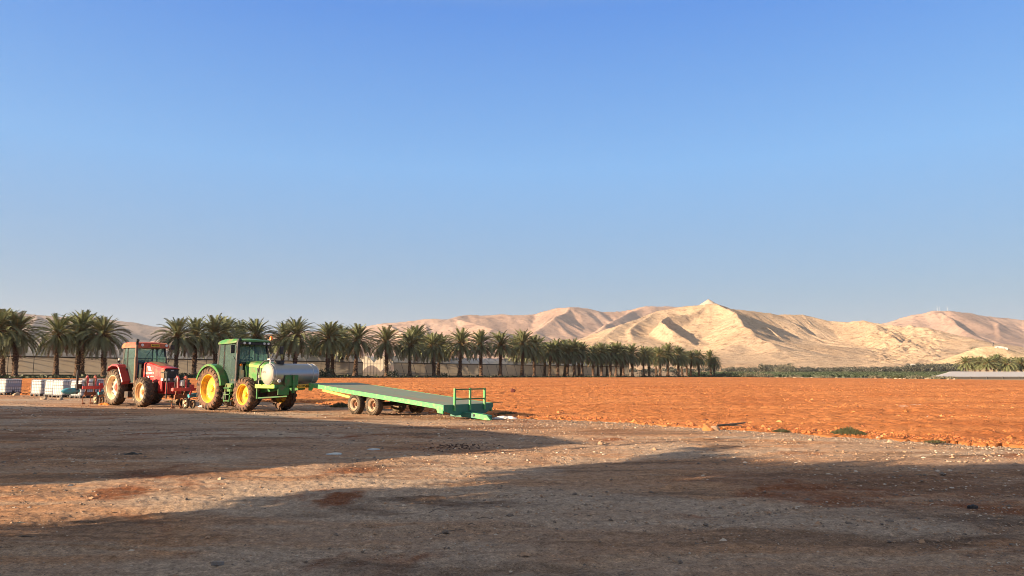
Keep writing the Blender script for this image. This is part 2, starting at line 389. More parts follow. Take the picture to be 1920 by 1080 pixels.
def rocky(X, Y, H):
    px = 960 + 1387 * X / Y
    m = sm((px - 1600) / 60) * sm((1790 - px) / 40) * sm((1560 - Y) / 150) * sm((H - 4) / 10)
    c = np.floor(X / 9) ; e = np.floor(Y / 11)
    blk = vn(X / 7, Y / 8, 91) * .6 + _h(c, e, 92) * .4
    return H + m * (blk - .45) * 9
hills('hills', 60, 1250, 500, 820, 2100, 440, [
    ([(1050, 680, 1150), (1090, 660, 1200), (1130, 634, 1320), (1180, 608, 1430), (1240, 586, 1500), (1300, 575, 1520), (1348, 574, 1500), (1400, 584, 1560), (1450, 589, 1600), (1510, 592, 1620), (1560, 602, 1620), (1600, 605, 1600), (1630, 601, 1560), (1680, 611, 1500), (1740, 622, 1420), (1790, 650, 1340), (1830, 678, 1260)], 200, .35),
    ([(1348, 575, 1500), (1370, 590, 1400), (1386, 609, 1300), (1418, 634, 1180), (1470, 660, 1060), (1540, 683, 960)], 120, .5),
    ([(1352, 575, 1510), (1392, 590, 1470), (1430, 615, 1400), (1462, 645, 1290), (1490, 668, 1200)], 75, .4),
    ([(1330, 578, 1500), (1290, 590, 1450), (1262, 594, 1410), (1250, 625, 1290)], 60, .5),
    ([(1240, 586, 1500), (1200, 614, 1400), (1170, 648, 1260)], 120, .5),
    ([(1630, 602, 1560), (1665, 622, 1420), (1700, 645, 1290), (1745, 670, 1160)], 140, .5),
], HM, 70, 60, 4, rocky)
FHM = hill_mat('pink_far_hill', (.29, .195, .150), (.35, .24, .185), (.40, .285, .225), (.22, .145, .115), .006)
LHM = hill_mat('shaded_far_hill', (.14, .11, .10), (.18, .14, .125), (.21, .165, .14), (.11, .085, .075), .006)  # shade and haze of the left range put into a darker base colour
hills('hills', -1900, 1400, 470, 2500, 4800, 300, [
    ([(300, 640, 3300), (420, 632, 3300), (560, 624, 3300), (650, 619, 3300), (720, 609, 3350), (780, 602, 3400), (850, 598, 3400), (880, 590, 3500), (940, 588, 3500), (1000, 591, 3550), (1030, 581, 3500), (1060, 577, 3450), (1090, 580, 3500), (1120, 586, 3550), (1160, 584, 3600), (1190, 577, 3600), (1230, 575, 3650), (1270, 576, 3700), (1340, 590, 3700), (1420, 600, 3700)], 420, .5),
    ([(1060, 578, 3450), (1020, 600, 3200), (980, 625, 3000), (940, 655, 2800)], 300, .5),
    ([(1190, 578, 3600), (1150, 600, 3300), (1110, 625, 3050), (1080, 650, 2800)], 300, .5),
    ([(860, 598, 3400), (900, 620, 3150), (880, 650, 2900)], 260, .5),
    ([(730, 609, 3350), (760, 630, 3100), (790, 655, 2850)], 260, .5),
    ([(560, 625, 3300), (520, 645, 3000), (470, 665, 2800)], 260, .5),
], FHM, 210, 160, 24)
hills('hills', -3400, -900, 300, 2900, 5200, 220, [
    ([(-200, 575, 4000), (-60, 580, 4000), (40, 588, 4000), (110, 592, 4000), (180, 594, 4000), (235, 604, 4000), (262, 608, 4000), (300, 616, 4000), (360, 628, 3900), (430, 640, 3800)], 500, .5),
    ([(180, 595, 4000), (215, 625, 3600), (200, 655, 3300)], 380, .5), ([(60, 588, 4000), (40, 630, 3600)], 380, .5),
], LHM, 260, 200, 61)
hills('hills', 1050, 3600, 330, 2500, 4700, 280, [
    ([(1560, 625, 3500), (1620, 618, 3400), (1680, 606, 3400), (1720, 593, 3400), (1755, 586, 3400), (1780, 584, 3400), (1805, 588, 3450), (1850, 596, 3500), (1890, 598, 3500), (1930, 600, 3500), (2050, 606, 3500), (2200, 620, 3500)], 430, .6),
    ([(1765, 586, 3400), (1800, 600, 3200), (1830, 625, 2950)], 200, .8), ([(1850, 597, 3500), (1885, 620, 3200), (1910, 650, 2900)], 230, .8),
    ([(1690, 606, 3400), (1740, 628, 3100), (1800, 655, 2850)], 300, .5),
    ([(1930, 600, 3500), (1960, 640, 3100)], 300, .7),
], FHM, 150, 120, 84)
# pointed white peak behind the main hill
hills('hills', 380, 900, 120, 1900, 2500, 120, [([(1315, 571, 2200), (1321, 562, 2200), (1327, 567, 2200)], 290, .15)],
      hill_mat('white_peak', (.47, .38, .30), (.50, .41, .33), (.52, .43, .35), (.4, .32, .25), .02), 90, 50, 95)
# sandy mound at the right
hills('mound', 400, 900, 150, 720, 1080, 120, [([(1792, 672, 880), (1808, 661, 880), (1830, 655, 880), (1880, 653, 880), (1910, 664, 890), (1960, 682, 900)], 44, .3)],
      hill_mat('sandy_mound', (.56, .42, .25), (.6, .45, .28), (.6, .46, .3), (.4, .3, .18), .04), 30, 20, 99)
#PART2
# ------------------------------------------------------------------ palms
FROND = leafmat('frond_green', (.105, .130, .048), (.185, .210, .098), .5, .16)
STALK = leafmat('frond_stalk', (.26, .20, .09), (.34, .25, .11), 1, .0)
DRYF = leafmat('dry_frond', (.22, .14, .07), (.28, .19, .10), 1, .1)
def trunk_mat():
    m, t, p, o = mk('palm_bark'); c = coord(t)
    b = ramp(t, noise(t, 5, 5, c, .7), [(.35, (.035, .021, .014)), (.5, (.095, .055, .033)), (.66, (.24, .145, .08))])
    t.links.new(b, p.inputs['Base Color']); p.inputs['Roughness'].default_value = .95; bump(t, p, noise(t, 12, 4, c), .8, .05); return m
TRM = trunk_mat()
def palm_trunk(seed, parent):
    r = random.Random(seed); b = MB(); H = 7.3; prof = []
    lx, ly = r.uniform(-.25, .25), r.uniform(-.25, .25); n = 11; vs = []; fs = []; K = 26
    for i in range(K):
        t = i / (K - 1); z = t * H
        rr = .42 * (1 - t) ** 6 + .27 + .05 * math.sin(t * 9 + seed) + (.14 * max(0, t - .82) / .18)
        for j in range(n):
            th = j / n * 6.283 + i * .3; q = rr * (1 + r.uniform(-.14, .14))
            vs.append((lx * t * t + q * math.cos(th), ly * t * t + q * math.sin(th), z + r.uniform(-.05, .05)))
    for i in range(K - 1):
        for j in range(n): fs.append((i * n + j, i * n + (j + 1) % n, (i + 1) * n + (j + 1) % n, (i + 1) * n + j))
    b.add(vs, fs); b.add([(lx, ly, H + .2)] + [vs[(K - 1) * n + j] for j in range(n)], [(0, 1 + j, 1 + (j + 1) % n) for j in range(n)])
    for k in range(200):   # old frond bases
        t = (k + r.random()) / 200; t = .04 + .96 * t; th = k * 2.4; z = t * H; rr = .24 + .04 * math.sin(t * 9 + seed) + (.14 * max(0, t - .82) / .18)
        o = Vector((lx * t * t, ly * t * t, z)); d = Vector((math.cos(th), math.sin(th), 0)); s = Vector((-d.y, d.x, 0))
        L = r.uniform(.12, .34) + .16 * max(0, t - .8); w = r.uniform(.06, .11)
        a = o + d * rr; e = o + d * (rr + L) + Vector((0, 0, r.uniform(.08, .30)))
        b.add([a - s * w - Vector((0, 0, .12)), a + s * w - Vector((0, 0, .12)), a + s * w + Vector((0, 0, .08)), a - s * w + Vector((0, 0, .08)), e - s * w * .5, e + s * w * .5],
              [(0, 1, 5, 4), (3, 2, 5, 4), (0, 3, 4), (1, 2, 5), (0, 1, 2, 3)])
    for k in range(9):     # a few hanging fibres and dry stubs under the crown
        th = r.random() * 6.28; z = H - r.uniform(.1, 1.2); d = Vector((math.cos(th), math.sin(th), 0)); o = Vector((lx, ly, z)) + d * .33
        b.tube([o, o + d * .25 + Vector((0, 0, -.05)), o + d * .3 + Vector((0, 0, -r.uniform(.4, .9)))], [.035, .03, .012], 4)
    return b.build('trunk', TRM, parent, fix=False), (lx, ly)
def palm_crown(seed, parent, c, small=False):
    r = random.Random(seed * 17 + 1); V = []; F = []; M = []
    def quad(a, b_, c_, d, mi):
        n = len(V); V.extend([a, b_, c_, d]); F.append((n, n + 1, n + 2, n + 3)); M.append(mi)
    N = 84
    for k in range(N):
        q = (k + .5) / N; az = k * 2.39996 + r.uniform(-.15, .15)
        e0 = R(88 - (118 + 7 * (seed % 4)) * q ** (.85 + .05 * (seed % 3)) + r.uniform(-7, 7)); L = (3.45 + 1.15 * math.sin(q * 2.6)) * r.uniform(.88, 1.08)
        droop = R(28 + 50 * math.sin(q * math.pi) * r.uniform(.75, 1.2)); dry = q > .93 and r.random() < .6
        p = Vector((c[0] + .16 * math.cos(az), c[1] + .16 * math.sin(az), 7.25 + (1 - q) * .45)); out = Vector((math.cos(az), math.sin(az), 0)); side = Vector((-out.y, out.x, 0))
        K = 17; step = L / K; prev = p
        roll = r.uniform(-.35, .35)
        for i in range(K):
            t = (i + 1) / K; e = e0 - droop * t ** 1.4
            tan = out * math.cos(e) + Vector((0, 0, math.sin(e))); nx = prev + tan * step
            up = side.cross(tan).normalized(); up = -up if up.z < 0 else up
            w = (.055 * (1 - t) + .012) * (1.6 if i < 3 else 1)
            quad(prev - side * w, prev + side * w, nx + side * w * .8, nx - side * w * .8, 1 if not dry else 2)
            quad(prev - up * w * .6, prev + up * w * .6, nx + up * w * .5, nx - up * w * .5, 1 if not dry else 2)
            if i >= 2:
                ll = .68 * math.sin(min(1, (t - .08) * 1.9) * math.pi / 2) * (1 - .55 * max(0, t - .6) / .4) * r.uniform(.85, 1.1)
                for sd in (-1, 1):
                    for h in (0, .5):
                        b0 = prev + tan * step * h
                        v = (side * sd * .80 + tan * .62 + up * (.42 + roll * sd)).normalized() + Vector((0, 0, -.10 - .25 * (dry)))
                        tip = b0 + v * ll * r.uniform(.85, 1.1); wd = tan * .075
                        quad(b0 - wd * .6, b0 + wd, tip + wd * .35 + Vector((0, 0, -.04)), tip - wd * .15 + Vector((0, 0, -.04)), 0 if not dry else 2)
            prev = nx
    me = fast_mesh('crown', V, F, [FROND, STALK, DRYF], parent, M)
    return me
palm_lib = []
for k in range(6):
    root = bpy.data.objects.new('date_palm', None); COL.objects.link(root)
    tr, c = palm_trunk(k * 3 + 1, root); cr = palm_crown(k + 2, root, c); palm_lib.append(root)
PALMS = [  # trunk x px, top y px, depth factor (1 = front row), label
 (-14, 574, 1.0, 'date palm cut off by the left edge of the photo'),
 (3, 573, 1.08, 'leftmost date palm, behind the single water tank, half hidden'),
 (28, 580, 1.0, 'tall date palm straight behind the leftmost water tank'),
 (105, 585, 1.02, 'date palm behind the gap between the water tanks, thick ragged trunk'),
 (144, 578, 1.03, 'left palm of the close pair behind the right hand water tanks'),
 (152, 579, 1.10, 'right palm of the close pair behind the right hand water tanks, paler trunk'),
 (195, 586, 1.0, 'date palm just left of the red tractor, wide drooping crown'),
 (329, 591, 1.0, 'date palm directly right of the red tractor cab with a sunlit pale trunk'),
 (364, 589, 1.02, 'date palm between the red and the green tractor, dark ragged trunk'),
 (404, 586, 1.03, 'date palm rising behind the rear of the green tractor cab'),
 (416, 588, 1.12, 'palm tucked behind the one at the rear of the green cab, reddish trunk'),
 (446, 596, 1.2, 'far palm whose crown fills the gap above the green cab roof'),
 (481, 591, 1.02, 'date palm rising from behind the green tractor roof, trunk hidden by the cab'),
 (527, 600, 1.08, 'date palm beside the orange beacon, trunk above the steel tank hose'),
 (552, 590, 1.0, 'tall date palm standing behind the middle of the steel tank'),
 (587, 626, 1.15, 'short palm with low arching fronds behind the right end of the steel tank'),
 (614, 598, 1.0, 'front palm of the pair right of the steel tank'),
 (623, 602, 1.07, 'rear palm of the pair right of the steel tank'),
 (641, 607, 1.12, 'slim palm just right of the pair beside the steel tank'),
 (666, 604, 1.0, 'palm at the left side of the gap between the two greenhouses'),
 (725, 608, 1.0, 'palm at the right side of the gap between the two greenhouses'),
 (768, 617, 1.0, 'first palm of the group of three after the greenhouse gap, lighter crown'),
 (779, 605, 1.12, 'taller palm behind the group after the greenhouse gap, crown standing out on top'),
 (784, 618, 1.2, 'thin reddish trunked palm behind the tall one after the greenhouse gap'),
 (814, 619, 1.0, 'left palm of the trio of trunks with a bush at its foot'),
 (822, 622, 1.05, 'middle palm of the trio of trunks with a bush at its foot'),
 (827, 625, 1.14, 'right palm of the trio of trunks with a bush at its foot'),
 (862, 612, 1.0, 'palm with a doubled dark trunk straight above the trailer deck'),
 (902, 616, 1.0, 'palm with a sunlit ringed trunk above the trailer rail'),
 (938, 618, 1.0, 'palm with a straight trunk above the trailer drawbar, some fronds hanging low'),
 (967, 626, 1.12, 'palm hidden behind, with a broken sunlit trunk, right of the trailer'),
 (979, 615, 1.0, 'big dark palm with the thickest trunk at the middle of the photo'),
]
GR = 'date palms planted in a row along the greenhouses'
rest = [(1002, 625, 1.0), (1008, 628, 1.15), (1021, 640, 1.1), (1031, 638, 1.0), (1046, 632, 1.0), (1059, 634, 1.08), (1064, 640, 1.0), (1077, 633, 1.0), (1086, 637, 1.1), (1092, 640, 1.0),
        (1112, 644, 1.0), (1121, 648, 1.1), (1128, 639, 1.0), (1138, 645, 1.1), (1145, 644, 1.0), (1155, 638, 1.0), (1164, 648, 1.1), (1169, 645, 1.0), (1186, 642, 1.0)]
tail = [(1207, 647, 1.0), (1217, 648, 1.06), (1231, 650, 1.1), (1238, 647, 1.0), (1252, 641, 1.0), (1272, 647, 1.0), (1279, 652, 1.1), (1288, 656, 1.1), (1295, 655, 1.0), (1311, 653, 1.0)]
ORD = 'first second third fourth fifth sixth seventh eighth ninth tenth eleventh twelfth thirteenth fourteenth fifteenth sixteenth seventeenth eighteenth nineteenth twentieth'.split()
for (px, py, k) in rest: PALMS.append((px, py, k, f'{ORD[rest.index((px, py, k))]} date palm trunk right of the big dark palm with the thickest trunk'))
for (px, py, k) in tail: PALMS.append((px, py, k, f'{ORD[tail.index((px, py, k))]} date palm trunk past the far end of the greenhouse'))
PALMS.append((1333, 655, 1.0, 'last full size palm at the far right end of the row'))
PALMS.append((1339, 668, .98, 'small low palm at the very end of the row'))
PXY = []
def put_palm(i, px, py, Y, label, group, sc=None):
    x = (px - 960) / 1387 * Y; z0 = gzf(x, Y); top = CAMH + (700 - py) * Y / 1396
    s = (top - z0) / 11.35 if sc is None else sc
    src = palm_lib[(i * 5 + 1) % 6]
    w = s * random.Random(i).uniform(.98, 1.13)
    o = dup(src, (x, Y, z0 - .05), random.Random(i + 50).uniform(0, 6.28), (w, w, s), label, group); o.name = 'date_palm'
    o.rotation_euler[0] = random.Random(i + 9).uniform(-.035, .035); o.rotation_euler[1] = random.Random(i + 19).uniform(-.035, .035)
    o['category'] = 'palm tree'; PXY.append((x, Y)); return o
for i, (px, py, k, lb) in enumerate(PALMS):
    put_palm(i, px, py, k / palm_inv(px), lb, GR)
FARP = [(1812, 667, 318, 'leftmost palm of the far clump on the right, above the white roof'), (1828, 668, 345, None), (1838, 668, 335, None), (1852, 669, 312, 'front palm in the middle of the far clump above the white roof'),
        (1864, 666, 345, None), (1874, 663, 350, 'tallest palm of the far clump on the right'), (1888, 669, 312, 'front palm at the right of the far clump, partly over the sandy mound'), (1903, 669, 335, None), (1916, 669, 320, None), (1932, 668, 325, None)]
for i, (px, py, Y, lb) in enumerate(FARP):
    q_ = put_palm(i + 200, px, py, Y, lb or 'dark palm crowded at the back of the far clump on the right', 'palms of the far clump behind the white roof', .80); q_.scale = (1.2, 1.2, .88); q_.location.z = CAMH + (700 - py) * Y / 1396 - 11.35 * .88
for root in palm_lib:
    for ch in list(root.children): bpy.data.objects.remove(ch)
    bpy.data.objects.remove(root)

# ------------------------------------------------------------------ leafy plants
def leaf_blob(r, V, F, c, rad, n, size, flat=1.0, shell=.55):
    for _ in range(n):
        d = Vector((r.gauss(0, 1), r.gauss(0, 1), r.gauss(0, 1))).normalized()
        q = shell + (1 - shell) * r.random(); p = Vector((c[0] + d.x * rad[0] * q, c[1] + d.y * rad[1] * q, c[2] + d.z * rad[2] * q))
        a = Vector((r.gauss(0, 1), r.gauss(0, 1), r.gauss(0, 1) * flat)).normalized(); b_ = a.cross(d + Vector((.01, .2, .1))).normalized()
        s = size * r.uniform(.6, 1.4); k = len(V)
        V.extend([p - a * s, p - b_ * s * .45, p + a * s, p + b_ * s * .45]); F.append((k, k + 1, k + 2, k + 3))
BUSHM = leafmat('bush_leaf', (.045, .062, .025), (.075, .090, .036), 2, .15)
GRASSM = leafmat('weed_leaf', (.065, .075, .028), (.11, .11, .05), 2, .2)
OLIVE = leafmat('olive_leaf', (.105, .105, .062), (.155, .150, .095), .15, .1); GREYG = leafmat('tree_line_leaf', (.050, .054, .036), (.080, .080, .055), .02, .1)
WOODM = pmat('brushwood', (.16, .12, .09), .95)
def bush(x, y, w, h, label, m=None, n=160, seed=0, name='bush', cat='bush', group=None):
    r = random.Random(seed); V = []; F = []
    root = thing(name, label, cat, (x, y, gzf(x, y)), 0, group)
    for k in range(6): leaf_blob(r, V, F, (r.uniform(-.5, .5) * w, r.uniform(-.4, .4) * w, h * r.uniform(.3, .62)), (w * .36, w * .36, h * .38), n // 6, .09 + w * .035)
    fast_mesh('foliage', V, F, [m or BUSHM], root); b = MB()
    for k in range(5): b.tube([(0, 0, -.05), (r.uniform(-.4, .4) * w, r.uniform(-.3, .3) * w, h * .7)], [.04, .015], 5)
    b.build('stem', WOODM, root); return root
def bushpx(px, Y, w, h, label, **k): return bush((px - 960) / 1387 * Y, Y, w, h, label, **k)
bi = 0
for (px, k, w, h, lb) in [(617, .97, 3.0, 2.6, 'dark spiky bush at the foot of the palm pair beside the steel tank'), (595, .98, 2.2, 2.0, 'dark bush half hidden by the end of the steel tank'),
    (735, .98, 2.2, 2.2, 'spiky dark offshoot bush beside the palm right of the greenhouse gap'), (832, .98, 1.6, 1.6, 'small dark bush at the foot of the trio of palms'),
    (1205, .98, 3.6, 3.6, 'olive bush under the palms just past the greenhouse end'), (1222, .98, 3.0, 3.4, 'rounded olive bush between two palm trunks past the greenhouse end'),
    (1268, .98, 4.0, 3.0, 'pale green bush under the far palms'), (1300, 1.0, 3.6, 2.6, 'green bush below the last group of palms'), (1318, .99, 2.6, 2.4, 'bushy shrub left of the last full size palm'),
    (345, .98, 1.6, 1.4, 'low bush behind the front of the red tractor')]:
    bi += 1; bushpx(px, k / palm_inv(px), w, h, lb, seed=bi, m=(OLIVE if bi in (5, 6, 7) else BUSHM), n=260)
# bush band past the end of the palm row
for j, (px, Y, w, h, lb) in enumerate([(1350, 285, 5, 2.0, 'low dark green bush right of the last palm'), (1372, 282, 6, 2.4, 'dark rounded bush at the left end of the field margin'), (1392, 280, 5, 2.6, 'bluish dark bush in the field margin left of the rubble'),
    (1410, 276, 6, 2.5, 'wide grey brush heap at the field margin'), (1432, 270, 5, 1.8, 'low tangle of brush beside the first pile of stones'), (1488, 255, 4, 1.2, 'dry low shrub among the stones on the field margin'), (1545, 240, 4, .9, 'faint dry shrub mid way along the field margin'),
    (1640, 215, 5, 1.1, 'flat grey shrub right of the middle of the field margin'), (1685, 205, 4, 1.3, 'dark upright shrub on the field margin left of the white roof'), (1722, 195, 5, 1.2, 'dry brush heap at the left end of the dark netting wall'), (1765, 188, 5, 1.1, 'tangled brown brush in front of the netting wall')]):
    bushpx(px, Y, w, h, lb, seed=40 + j, n=300, m=(OLIVE if j in (3, 4, 5, 6, 7, 9, 10) else BUSHM))
# weeds strip under the palms
V = []; F = []; r = random.Random(5)
for _ in range(5200):
    px = r.uniform(-60, 1420); Y = (1 / palm_inv(px)) * r.uniform(.955, 1.03) ; x = (px - 960) / 1387 * Y; z = gzf(x, Y); h = r.uniform(.15, .55) * (1.6 if r.random() < .1 else 1)
    k = len(V); a = r.uniform(0, 3.14); dx, dy = math.cos(a) * .3, math.sin(a) * .3
    V.extend([(x - dx, y_, z) for y_ in [Y - dy]] + [(x + dx, Y + dy, z), (x + dx * .6 + r.uniform(-.2, .2), Y + dy, z + h), (x - dx * .6, Y - dy, z + h * .8)]); F.append((k, k + 1, k + 2, k + 3))
o = fast_mesh('weeds', V, F, [BUSHM]); tag(o, 'low dark weeds in the strip under the palm row', 'weeds', kind='stuff')
# earth mounds round the palm feet
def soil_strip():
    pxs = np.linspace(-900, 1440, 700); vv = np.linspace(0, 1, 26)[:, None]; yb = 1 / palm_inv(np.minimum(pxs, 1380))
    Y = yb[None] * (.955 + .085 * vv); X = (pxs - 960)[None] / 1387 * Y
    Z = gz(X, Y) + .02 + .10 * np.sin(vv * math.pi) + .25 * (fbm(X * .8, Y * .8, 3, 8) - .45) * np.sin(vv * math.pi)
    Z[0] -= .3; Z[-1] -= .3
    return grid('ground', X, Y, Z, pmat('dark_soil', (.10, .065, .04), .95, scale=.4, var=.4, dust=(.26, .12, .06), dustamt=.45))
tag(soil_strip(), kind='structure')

# ------------------------------------------------------------------ greenhouses
WD = Vector((.6945, .7195, 0)); WN = Vector((.7195, -.6945, 0)); P0 = Vector((-93.7, 135, 0))
def plastic(name, a, b, trans, clear=0):
    m, t, p, o = mk(name); c = coord(t, 'World'); base = mix(t, noise(t, .5, 5, c, .6), a, b)
    t.links.new(base, p.inputs['Base Color']); p.inputs['Roughness'].default_value = .38
    tr = t.nodes.new('ShaderNodeBsdfTranslucent'); t.links.new(base, tr.inputs[0]); ms = t.nodes.new('ShaderNodeMixShader'); ms.inputs[0].default_value = trans
    t.links.new(p.outputs[0], ms.inputs[1]); t.links.new(tr.outputs[0], ms.inputs[2]); tp = t.nodes.new('ShaderNodeBsdfTransparent'); m2 = t.nodes.new('ShaderNodeMixShader'); m2.inputs[0].default_value = clear
    t.links.new(ms.outputs[0], m2.inputs[1]); t.links.new(tp.outputs[0], m2.inputs[2]); t.links.new(m2.outputs[0], o.inputs[0]); return m
ROOFP = plastic('greenhouse_plastic', (.50, .51, .50), (.58, .59, .57), .3, .38); ENDP = plastic('gable_plastic', (.36, .31, .24), (.42, .37, .29), .2, .3)
def net_mat():
    m, t, p, o = mk('shade_net'); w = coord(t, 'World')
    base = mix(t, noise(t, 1.2, 5, coord(t, 'World', (1, 1, .25)), .7), (.56, .48, .37), (.76, .66, .51))
    base = mix(t, sfac(t, noise(t, .07, 2, w), .55, .6), base, (.60, .54, .44))
    t.links.new(base, p.inputs['Base Color']); p.inputs['Roughness'].default_value = .9
    tr = t.nodes.new('ShaderNodeBsdfTranslucent'); t.links.new(base, tr.inputs[0]); ms = t.nodes.new('ShaderNodeMixShader'); ms.inputs[0].default_value = .6
    t.links.new(p.outputs[0], ms.inputs[1]); t.links.new(tr.outputs[0], ms.inputs[2]); t.links.new(ms.outputs[0], o.inputs[0]); return m
NETM = net_mat(); FRM = pmat('greenhouse_steel', (.12, .115, .11), .6); GUT = pmat('gutter_dark', (.05, .045, .04), .6); SKM = pmat('skirt', (.10, .10, .05), .9, var=.4)
def greenhouse(s0, s1, spans, label, lean, seed):
    root = thing('greenhouse', label, 'greenhouse', tuple(P0 + WD * s0), 0, 'plastic greenhouses behind the palms'); B0 = P0 + WD * s0; SPW = 9.0; RISE = 2.0
    eave = lambda s: 4.62 - .0041 * s
    def Q(s, k, z): # s along wall, k metres behind the wall
        v = P0 + WD * s - WN * k - B0; return (v.x, v.y, z)
    gb = lambda s, k: gzf(*(P0 + WD * s - WN * k).xy)
    nS = int((s1 - s0) / 4); ss = [s0 + (s1 - s0) * i / nS for i in range(nS + 1)]; N = 14; NS = 3
    V = []; F = []; r = random.Random(seed)
    fine = [s0 + (s1 - s0) * i / (nS * NS) for i in range(nS * NS + 1)]
    prof = [(SPW * j / N, RISE * (math.sin(math.pi * j / N) ** .85)) for j in range(N + 1)]
    for sp in range(spans):
        b0 = len(V)
        for ii, s in enumerate(fine):
            for (k, h) in prof: V.append(Q(s, sp * SPW + k, eave(s) + h - (.05 if ii % NS and 0 < h else 0)))
        for i in range(len(fine) - 1):
            for j in range(N): F.append((b0 + i * (N + 1) + j, b0 + i * (N + 1) + j + 1, b0 + (i + 1) * (N + 1) + j + 1, b0 + (i + 1) * (N + 1) + j))
    fast_mesh('roof', V, F, [ROOFP], root, smooth=True)
    V = []; F = []; b = MB()   # side wall with sagging pleats
    for s in fine:
        d = .06 * r.random()
        for q in (0, .25, .5, .75, 1):
            zb = gb(s, 0) + .3; V.append(Q(s - lean * (1 - q) * 0, -.02 - d * math.sin(q * 3.14), zb + (eave(s) - zb) * q))
    for i in range(len(fine) - 1):
        for j in range(4): F.append((i * 5 + j, i * 5 + j + 1, (i + 1) * 5 + j + 1, (i + 1) * 5 + j))
    fast_mesh('side_wall', V, F, [NETM], root, smooth=True)
    b.add([Q(s0, -.12, gb(s0, 0) - .2), Q(s1, -.12, gb(s1, 0) - .2), Q(s1, -.12, gb(s1, 0) + .75), Q(s0, -.12, gb(s0, 0) + .75)], [(0, 1, 2, 3)]); b.build('skirt', SKM if seed == 1 else NETM, root)
    b = MB()
    for i, s in enumerate(ss):
        b.bar(Q(s, -.1, gb(s, 0) - .2), Q(s - lean, -.1, eave(s) - .05), .07, .07)
    for i in range(len(ss) - 1):
        b.bar(Q(ss[i], -.1, gb(ss[i], 0) + 1.0), Q(ss[i + 1], -.1, gb(ss[i + 1], 0) + 1.0), .09, .09)
    b.build('wall_frame', FRM, root)
    b = MB(); b.bar(Q(s0, -.08, eave(s0)), Q(s1, -.08, eave(s1)), .16, .22); b.build('gutter', GUT, root)
    b = MB()   # roof hoops and tie bars showing on the nearest span
    for i, s in enumerate(ss):
        if i % 1 == 0: b.tube([Q(s, k, eave(s) + h + .03) for (k, h) in prof], .06, 4, cap=False)
        if i % 2 == 0 and i + 1 < len(ss):
            b.tube([Q(s + 4 * q, SPW * q * .5, eave(s) + RISE * (math.sin(math.pi * q * .5) ** .85) + .04) for q in (0, .2, .4, .6, .8, 1)], .055, 4, cap=False)
    b.build('roof_hoops', FRM, root)
    for (s, nm) in ((s0, 0), (s1, 1)):   # end walls under the vaults
        V = []; F = []
        for sp in range(spans):
            b0 = len(V)
            for (k, h) in prof:
                V.append(Q(s + (.02 if nm else -.02), sp * SPW + k, gb(s, sp * SPW + k) - .1)); V.append(Q(s + (.02 if nm else -.02), sp * SPW + k, eave(s) + h))
            for j in range(N): F.append((b0 + 2 * j, b0 + 2 * j + 1, b0 + 2 * j + 3, b0 + 2 * j + 2))
        fast_mesh('end_wall', V, F, [ENDP], root)
        b = MB()
        for k in np.arange(0, spans * SPW + .1, 1.5):
            kk = k % SPW; h = RISE * (math.sin(math.pi * kk / SPW) ** .85) if 0 < kk < SPW - .01 else 0
            b.bar(Q(s + (.1 if nm else -.1), k, gb(s, k) - .1), Q(s + (.1 if nm else -.1), k, eave(s) + max(0, h)), .06, .06)
        b.bar(Q(s + (.12 if nm else -.12), 0, eave(s)), Q(s + (.12 if nm else -.12), spans * SPW, eave(s)), .08, .08)
        b.build('end_frame', FRM, root)
    return root
greenhouse(-60, 79, 5, 'long plastic greenhouse on the left behind the tractors, brown netted side wall', .0, 1)
greenhouse(89, 198, 5, 'long plastic greenhouse right of the gap, leaning wall struts, sunlit end gables', 1.6, 2)

# low white netting house on the right
def net_house():
    root = thing('netting_house', 'low wide white netting roof with dark side wall, right of the field', 'netting house', (131, 232, -1), 0)
    X, Y = np.meshgrid(np.linspace(128, 330, 120), np.linspace(228, 300, 26)); left = 124.5 + (Y - 228) * .66
    X = left + (X - 128) * (330 - left) / 202
    Z = .42 + (Y - 228) / 72 * 1.75 + .16 * np.cos((Y - 228) * 6.283 / 14 ) - .16 + .10 * (fbm(X * .1, Y * .2, 2, 4) - .5)
    lf = sm((X - left) / 6); Z = Z * lf + (-.25) * (1 - lf)
    V = np.stack([X - 131, Y - 232, Z + 1], -1).reshape(-1, 3); i = np.arange(X.size).reshape(X.shape)
    Fq = np.stack([i[:-1, :-1], i[:-1, 1:], i[1:, 1:], i[1:, :-1]], -1).reshape(-1, 4)
    fast_mesh('roof', V, Fq, [plastic('white_net', (.66, .58, .47), (.74, .66, .55), .15)], root, smooth=True)
    b = MB(); b.add([(-1, -4.1, -1), (199, -4.1, -1), (199, -4.1, 1.40), (2, -4.1, 1.40), (-1, -4.1, .8)], [(0, 1, 2, 3, 4)]); b.build('side_wall', pmat('dark_net', (.075, .065, .058), .9), root)
    for k in range(12): b = MB(); b.bar((k * 5, -4.25, -1), (k * 5, -4.25, 1.5), .12, .12); b.build('post', FRM, root)
net_house()

